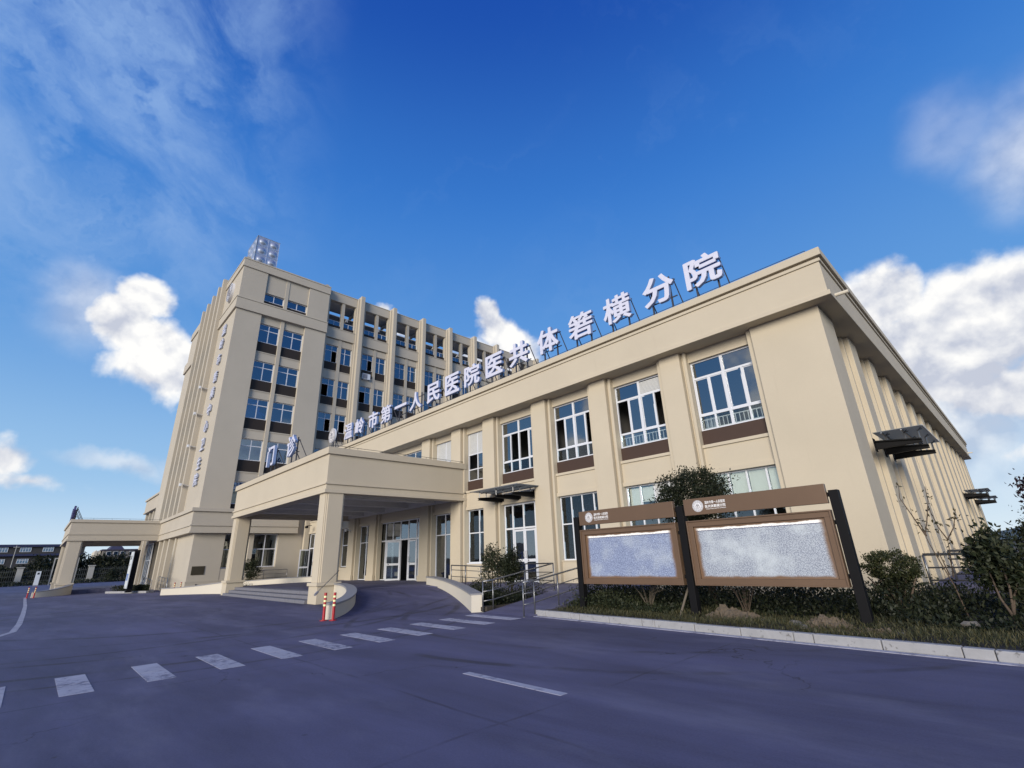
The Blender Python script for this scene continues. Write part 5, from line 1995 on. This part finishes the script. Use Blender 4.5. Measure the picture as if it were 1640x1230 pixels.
    carpet('ground_cover', bed, 9500, .55, .075, 'leaf_dark', zb=.15)
    carpet('ground_cover', rect(-44.6, -42.2, 11.0, 15.5), 3000, .35, .10, 'leaf_dark', zb=.2)

    def strip(n):
        x = rng.uniform(-9.8, 14, n)
        base = 10.76 - (x + 10.52) * .0843
        return np.stack([x, base + .16 + rng.random(n) ** 1.1 * 1.9, np.zeros(n)], 1)
    carpet('grass', strip, 46000, .13, .085, 'grass_blade', up=2.2, zb=.11, aspect=7)
    # leafy sprigs at the left end of the bed
    t = thing('low_shrub', (-9.6, 12.2, .12), 'low loose shrub against the left board post', 'shrub')
    stems(t, (-9.65, 12.2, .1), [(-10.1, 12.0, .55), (-9.5, 12.1, .7), (-9.2, 12.3, .6), (-9.8, 12.4, .7)], .014, .006)
    crown('foliage', t, (-9.6, 12.15, .48), (.62, .45, .34), 900, .075, 'leaf_mid', 75, clumps=30, spread=.26, shell=.3)


plants()


# ------------------------------------------------------------------ soil heaps and stones
def heap(name, x, y, rx, ry, h, mat, label, seed):
    rr = np.random.default_rng(seed)
    n = 36
    V, Fc = [], []
    ph = rr.uniform(0, 6, 8)
    for j in range(n + 1):
        for i in range(n + 1):
            u, v = 2 * i / n - 1, 2 * j / n - 1
            r = math.hypot(u, v)
            z = h * max(0, math.cos(min(r, 1) * math.pi / 2)) ** 1.15
            z *= .72 + .28 * math.sin(5 * u + ph[0]) * math.cos(4 * v + ph[1]) + .2 * math.sin(11 * u + ph[2]) * math.sin(9 * v + ph[3])
            z += rr.normal() * .022 * (r < 1) + (-.05 if r > 1 else 0)
            V.append((x + u * rx + rr.normal() * .012, y + v * ry + rr.normal() * .012, .11 + z))
    for j in range(n):
        for i in range(n):
            a = j * (n + 1) + i
            Fc.append((a, a + 1, a + n + 2, a + n + 1))
    me = bpy.data.meshes.new(name)
    me.from_pydata(V, [], Fc)
    me.materials.append(MATS[mat])
    o = bpy.data.objects.new(name, me)
    COL.objects.link(o)
    tag(o, label, 'heap', 'soil heaps in the bed')


def stone(x, y, z, r, label, seed):
    rr = random.Random(seed)
    bm = bmesh.new()
    bmesh.ops.create_icosphere(bm, subdivisions=2, radius=r)
    for v in bm.verts:
        k = 1 + rr.uniform(-.22, .22)
        v.co = Vector((v.co.x * 1.25 * k, v.co.y * k, v.co.z * .72 * k))
    me = bpy.data.meshes.new('stone')
    bm.to_mesh(me)
    bm.free()
    me.materials.append(MATS['rock'])
    o = link_mesh('stone', me, (x, y, z), None, (0, 0, rr.uniform(0, 3)))
    tag(o, label, 'stone', 'loose stones beside the soil heaps')


heap('soil_heap', -5.15, 11.55, .75, .55, .30, 'heap_soil', 'sandy brown soil heap behind the kerb under the right board', 1)
heap('soil_heap', -3.2, 11.15, .52, .38, .25, 'heap_soil', 'greyish rubble heap left of the right board post', 2)
heap('soil_heap', -2.3, 10.85, .45, .28, .10, 'heap_soil', 'flat patch of rubble at the foot of the right board post', 3)
STONES = [(-3.68, 10.98, .11, 'larger pale stone at the left end of the rubble heap'), (-3.52, 10.86, .07, 'small stone in front of the rubble heap'), (-4.45, 11.35, .06, 'small stone at the right foot of the sandy heap'),
          (-5.9, 11.2, .05, 'small stone at the left foot of the sandy heap'), (-2.0, 10.72, .06, 'small stone on the rubble patch near the kerb'), (-1.2, 12.0, .13, 'rounded stone in the ground cover at the right')]
for i, (x, y, r, lab) in enumerate(STONES):
    stone(x, y, .13 + r * .4, r, lab, i)


# ------------------------------------------------------------------ pillar sign and its planter
def pillar_sign():
    t = thing('pillar_sign', (-50, 5.7, .2), 'tall white pillar sign with dark edge in the planter by the canopy', 'sign')
    MB().box(-50.75, -49.98, 5.64, 6.02, .1, 3.25).build('pillar', 'black_steel', t, .01)
    f = MB().box(-50.98, -49.76, 5.57, 5.638, .40, 3.12).build('face_panel', 'sign_white', t, .01)
    text_obj('急诊', -50.72, -50.02, 5.566, 2.55, .34, 'ink', 'lettering', f)
    MB().prism([(-50.55, 5.0), (-50.2, 5.0), (-50.2, 5.001), (-50.55, 5.001)], 0, .001)
    MB().face([(-50.5, 5.566, 2.02), (-50.22, 5.566, 2.12), (-50.5, 5.566, 2.24)]).build('arrow', 'ink', f)
    MB().box(-50.80, -49.96, 5.560, 5.568, .98, 1.48).build('blue_plate', 'sign_blue', f)
    for k in range(4):
        MB().box(-50.66, -50.12, 5.555, 5.559, 1.08 + k * .09, 1.105 + k * .09).build('plate_line', 'sign_white', f)
    MB().box(-50.5, -50.3, 5.560, 5.568, .46, .54).build('base_mark', 'ink', f)
    p = tag(bpy.data.objects.new('planter', None), kind='structure')
    COL.objects.link(p)
    poly = [(-54.2, 4.75), (-49.3, 6.85), (-49.6, 7.4), (-55.0, 7.2)]
    for k in range(4):
        a, b = Vector(poly[k]), Vector(poly[(k + 1) % 4])
        d = b - a
        n = max(1, int(d.length / 1.0))
        for q in range(n):
            s, e = a.lerp(b, (q + .005) / n), a.lerp(b, (q + .995) / n)
            nr = Vector((-d.y, d.x)).normalized() * .13
            MB().prism([tuple(s), tuple(e), tuple(e + nr), tuple(s + nr)], 0, .16).build('kerb_stone', 'kerb_concrete', p, .01)
    MB().prism([(-54.0, 4.98), (-49.5, 6.9), (-49.7, 7.2), (-54.8, 7.05)], 0, .13).build('planter_soil', 'soil', p)
    rng = np.random.default_rng(90)
    n = 3500
    s, q = rng.random(n), rng.random(n)
    P = np.stack([-54.0 + 4.2 * s, (4.98 + 1.95 * s) * (1 - q) + 7.05 * q, .15 + rng.random(n) * .38], 1)
    V, Fi = leaf_quads(P, .12, rng, .6)
    np_mesh('ground_cover', V, Fi, 'leaf_dark', None, 'stuff')


pillar_sign()


# ------------------------------------------------------------------ far left: fence, hedge, houses
def far_left():
    # masonry posts and pickets
    xf = -127.0
    ys = [-21.5, -11.5, -1.6, 8.2, 18.0]
    for i, y in enumerate(ys):
        t = thing('gate_post', (xf, y, 0), ['white capped fence post left of the frame-side pickets', 'white capped fence post second from the left end', 'white capped fence post left of the small white sign', 'white capped fence post seen under the canopy', 'white capped fence post behind the pillar sign'][i], 'post', 'white fence posts')
        MB().box(xf - .45, xf + .45, y - .42, y + .42, 0, 2.95).build('shaft', 'fence_post', t)
        MB().box(xf - .6, xf + .6, y - .55, y + .55, 2.951, 3.12).build('cap', 'fence_post', t, .02)
    for i in range(len(ys) - 1):
        a, b = ys[i] + .45, ys[i + 1] - .45
        t = thing('picket_fence', (xf, (a + b) / 2, 0), ['grey picket fence panel at the left edge', 'grey picket fence panel left of the first visible post', 'grey picket fence panel behind the small white sign', 'grey picket fence panel under the canopy'][i], 'fence', 'picket fence panels')
        MB().box(xf - .2, xf + .2, a, b, 0, .45).build('base', 'fence_post', t)
        for z in (.7, 1.5, 2.35):
            MB().box(xf - .04, xf + .04, a, b, z, z + .09).build('rail', 'fence_metal', t)
        n = int((b - a) / .28)
        for k in range(n):
            yy = a + (b - a) * (k + .5) / n
            piece('picket', 'fence_metal', t, xf - .03, xf + .03, yy - .035, yy + .035, .45, 2.75)
    t = thing('small_sign', (-115, 1.0, 0), 'small white standing sign with black mark near the picket fence', 'sign')
    f = MB().box(-115.0, -114.85, .55, 1.15, .15, 2.25).build('panel', 'sign_white', t, .01)
    MB().box(-114.849, -114.84, .72, .98, 1.75, 2.05).build('mark', 'ink', f)
    MB().box(-115.2, -114.7, .5, 1.2, 0, .149).build('foot', 'emblem_grey', t)
    t = thing('metal_frame', (-116, 3.0, 0), 'pale open metal gate frame half behind the far-left pier', 'frame')
    MB().box(-116, -115.85, 2.35, 2.5, 0, 4.3).build('upright', 'fence_post', t)
    MB().box(-116, -115.85, 5.4, 5.55, 0, 4.3).build('upright', 'fence_post', t)
    MB().box(-116, -115.85, 2.5, 5.4, 4.15, 4.3).build('lintel', 'fence_post', t)
    # long old building
    b = thing('old_building', (-190, -5, 0), 'long dark grey two-storey building with blue roof edge at the left', 'building')
    MB().box(-197, -186, -34, 9.5, 0, 8.9).build('wall', 'old_wall', b)
    MB().box(-197.5, -185.4, -34.4, 9.8, 8.901, 9.5).build('roof', 'blue_roof', b, .03)
    MB().box(-197.5, -185.2, -34.4, 9.8, 6.6, 7.1).build('floor_band', 'blue_roof', b)
    for k in range(9):
        y = -31.0 + k * 4.4 + 1.1
        for z in (7.65, 4.75):
            w = MB()
            for q in range(5):
                yy = y + q * .52
                w.box(-186.0, -185.9, yy - .05, yy + .05, z, z + 1.15)
            for zz in (z, z + .78, z + 1.1):
                w.box(-185.99, -185.91, y - .05, y + 2.13, zz - .04, zz + .04)
            wo = w.build('window', 'white_frame', b)
            piece('pane', 'tower_glass', wo, -185.97, -185.95, y, y + 2.08, z, z + 1.12)
    # houses beyond the canopy
    h = thing('far_house', (-165, 14, 0), 'pale house with purple hipped roof behind the canopy', 'house')
    MB().box(-172, -162, 11.9, 19.8, 0, 6.9).build('wall', 'house_wall', h)
    MB().prism([(-172.4, 11.6), (-161.6, 11.6), (-161.6, 20), (-172.4, 20)], 6.901, 7.2).build('eaves', 'purple_roof', h)
    mb = MB()
    mb.v += [(-172.4, 13.0, 7.2), (-161.6, 13.0, 7.2), (-161.6, 16.0, 7.2), (-172.4, 16.0, 7.2), (-170, 13.6, 8.1), (-163, 13.6, 8.1), (-163, 15.4, 8.1), (-170, 15.4, 8.1)]
    mb.f += [(0, 1, 5, 4), (1, 2, 6, 5), (2, 3, 7, 6), (3, 0, 4, 7), (4, 5, 6, 7)]
    mb.build('roof', 'purple_roof', h)
    for y in (12.6, 14.0, 15.4, 17.2):
        w = MB().box(-161.99, -161.9, y, y + .9, 5.6, 6.7).build('window', 'white_frame', h)
        piece('pane', 'tower_glass', w, -161.895, -161.88, y + .08, y + .82, 5.68, 6.62)
    h = thing('white_house', (-166, 11, 0), 'small bright white gabled house left of the purple-roofed house', 'house')
    for y0 in (10.4, 11.05):
        mb = MB()
        mb.v += [(-172, y0, 0), (-164, y0, 0), (-164, y0 + .6, 0), (-172, y0 + .6, 0), (-172, y0, 6.6), (-164, y0, 6.6), (-164, y0 + .6, 6.6), (-172, y0 + .6, 6.6), (-164, y0 + .35, 7.1), (-172, y0 + .35, 7.1)]
        mb.f += [(0, 1, 5, 4), (1, 2, 6, 8, 5), (2, 3, 7, 6), (3, 0, 4, 9, 7), (4, 5, 8, 9), (6, 7, 9, 8)]
        mb.build('wall', 'wall_white', h)
    # dark evergreen belt in front of them
    for i, (y, r, hh) in enumerate(((-22, 4, 4.4), (-14, 4.2, 4.0), (-5, 3.5, 3.8), (1.5, 3.5, 5.3), (6.5, 3.2, 5.6), (11, 3.6, 5.4), (15.5, 3.5, 5.5), (20, 4, 5.6), (26, 4, 5.4))):
        t = thing('evergreen', (-150, y, 0), 'dark bushy evergreen behind the fence, %s of nine from the left' % POSN[i], 'tree', 'dark evergreens behind the fence')
        stems(t, (-150, y, 0), [(-150, y, hh * .6), (-150, y + 1, hh * .7)], .15, .05, name='trunk')
        crown('crown', t, (-150, y, hh * .52), (2.6, r, hh * .48), 3600, .5, 'leaf_dark', 100 + i, clumps=70, spread=.2, shell=.45)
    for i, (x, y, r) in enumerate(((-124.5, 11.5, 1.5), (-123.5, 15.0, 2.0), (-124, -6, 1.3))):
        t = thing('fence_bush', (x, y, 0), ['dark bush against the fence under the canopy', 'larger dark bush against the fence behind the pillar sign', 'low dark bush against the fence at the left'][i], 'shrub', 'bushes along the fence')
        crown('foliage', t, (x, y, r * .8), (r, r, r * .85), 1500, .28, 'leaf_dark', 120 + i, clumps=40, spread=.2, shell=.4)
    rng = np.random.default_rng(130)
    n = 9000
    P = np.stack([rng.uniform(-126.5, -120.5, n), rng.uniform(-30, 24, n), rng.random(n) * .55], 1)
    V, Fi = leaf_quads(P, .28, rng, .8)
    np_mesh('hedge_strip', V, Fi, 'leaf_dark', None, 'stuff')
    t = thing('utility_pole', (-150, -3.5, 0), 'thin grey utility pole before the old building', 'pole')
    MB().tube([(-150, -3.5, 0), (-150, -3.5, 7.8)], .09, 8, .06).build('pole', 'fence_post', t)
    MB().box(-150.05, -149.95, -4.0, -3.0, 7.4, 7.5).build('crossarm', 'fence_post', t)


far_left()


# ------------------------------------------------------------------ distant hills
def hills(name, x0, x1, y0, y1, prof, label_mat='hill_green'):
    n = 70
    mb = MB()
    for k in range(n + 1):
        t = k / n
        x, y = x0 + (x1 - x0) * t, y0 + (y1 - y0) * t
        dx, dy = -(y1 - y0), (x1 - x0)
        l = math.hypot(dx, dy)
        h = prof(t)
        for q in range(7):
            s = q / 6
            zz = h * math.sin(math.pi * (1 - abs(2 * s - 1)) / 2) ** 1.3
            zz *= 1 + .12 * math.sin(t * 61 + q * 1.9) * math.sin(q * 2.1 + t * 23)
            mb.v.append((x + dx / l * (s - .5) * 700, y + dy / l * (s - .5) * 700, zz - 3))
    for k in range(n):
        for q in range(6):
            i = k * 7 + q
            mb.f.append((i, i + 7, i + 8, i + 1))
    o = mb.build(name, label_mat, None, smooth=True)
    tag(o, kind='structure')


hills('hills', -1500, 900, 2000, 2000, lambda t: 62 * (.55 + .45 * math.sin(t * 9 + 1.2)) * (.75 + .25 * math.sin(t * 31)))
hills('hills', -2400, -2400, -900, 1100, lambda t: 55 * (.5 + .5 * math.sin(t * 6 + .6)) * (.8 + .2 * math.sin(t * 27)))
hills('hills', -1800, 1800, -2400, -2400, lambda t: 90 * (.55 + .45 * math.sin(t * 8)) * (.8 + .2 * math.sin(t * 29)))
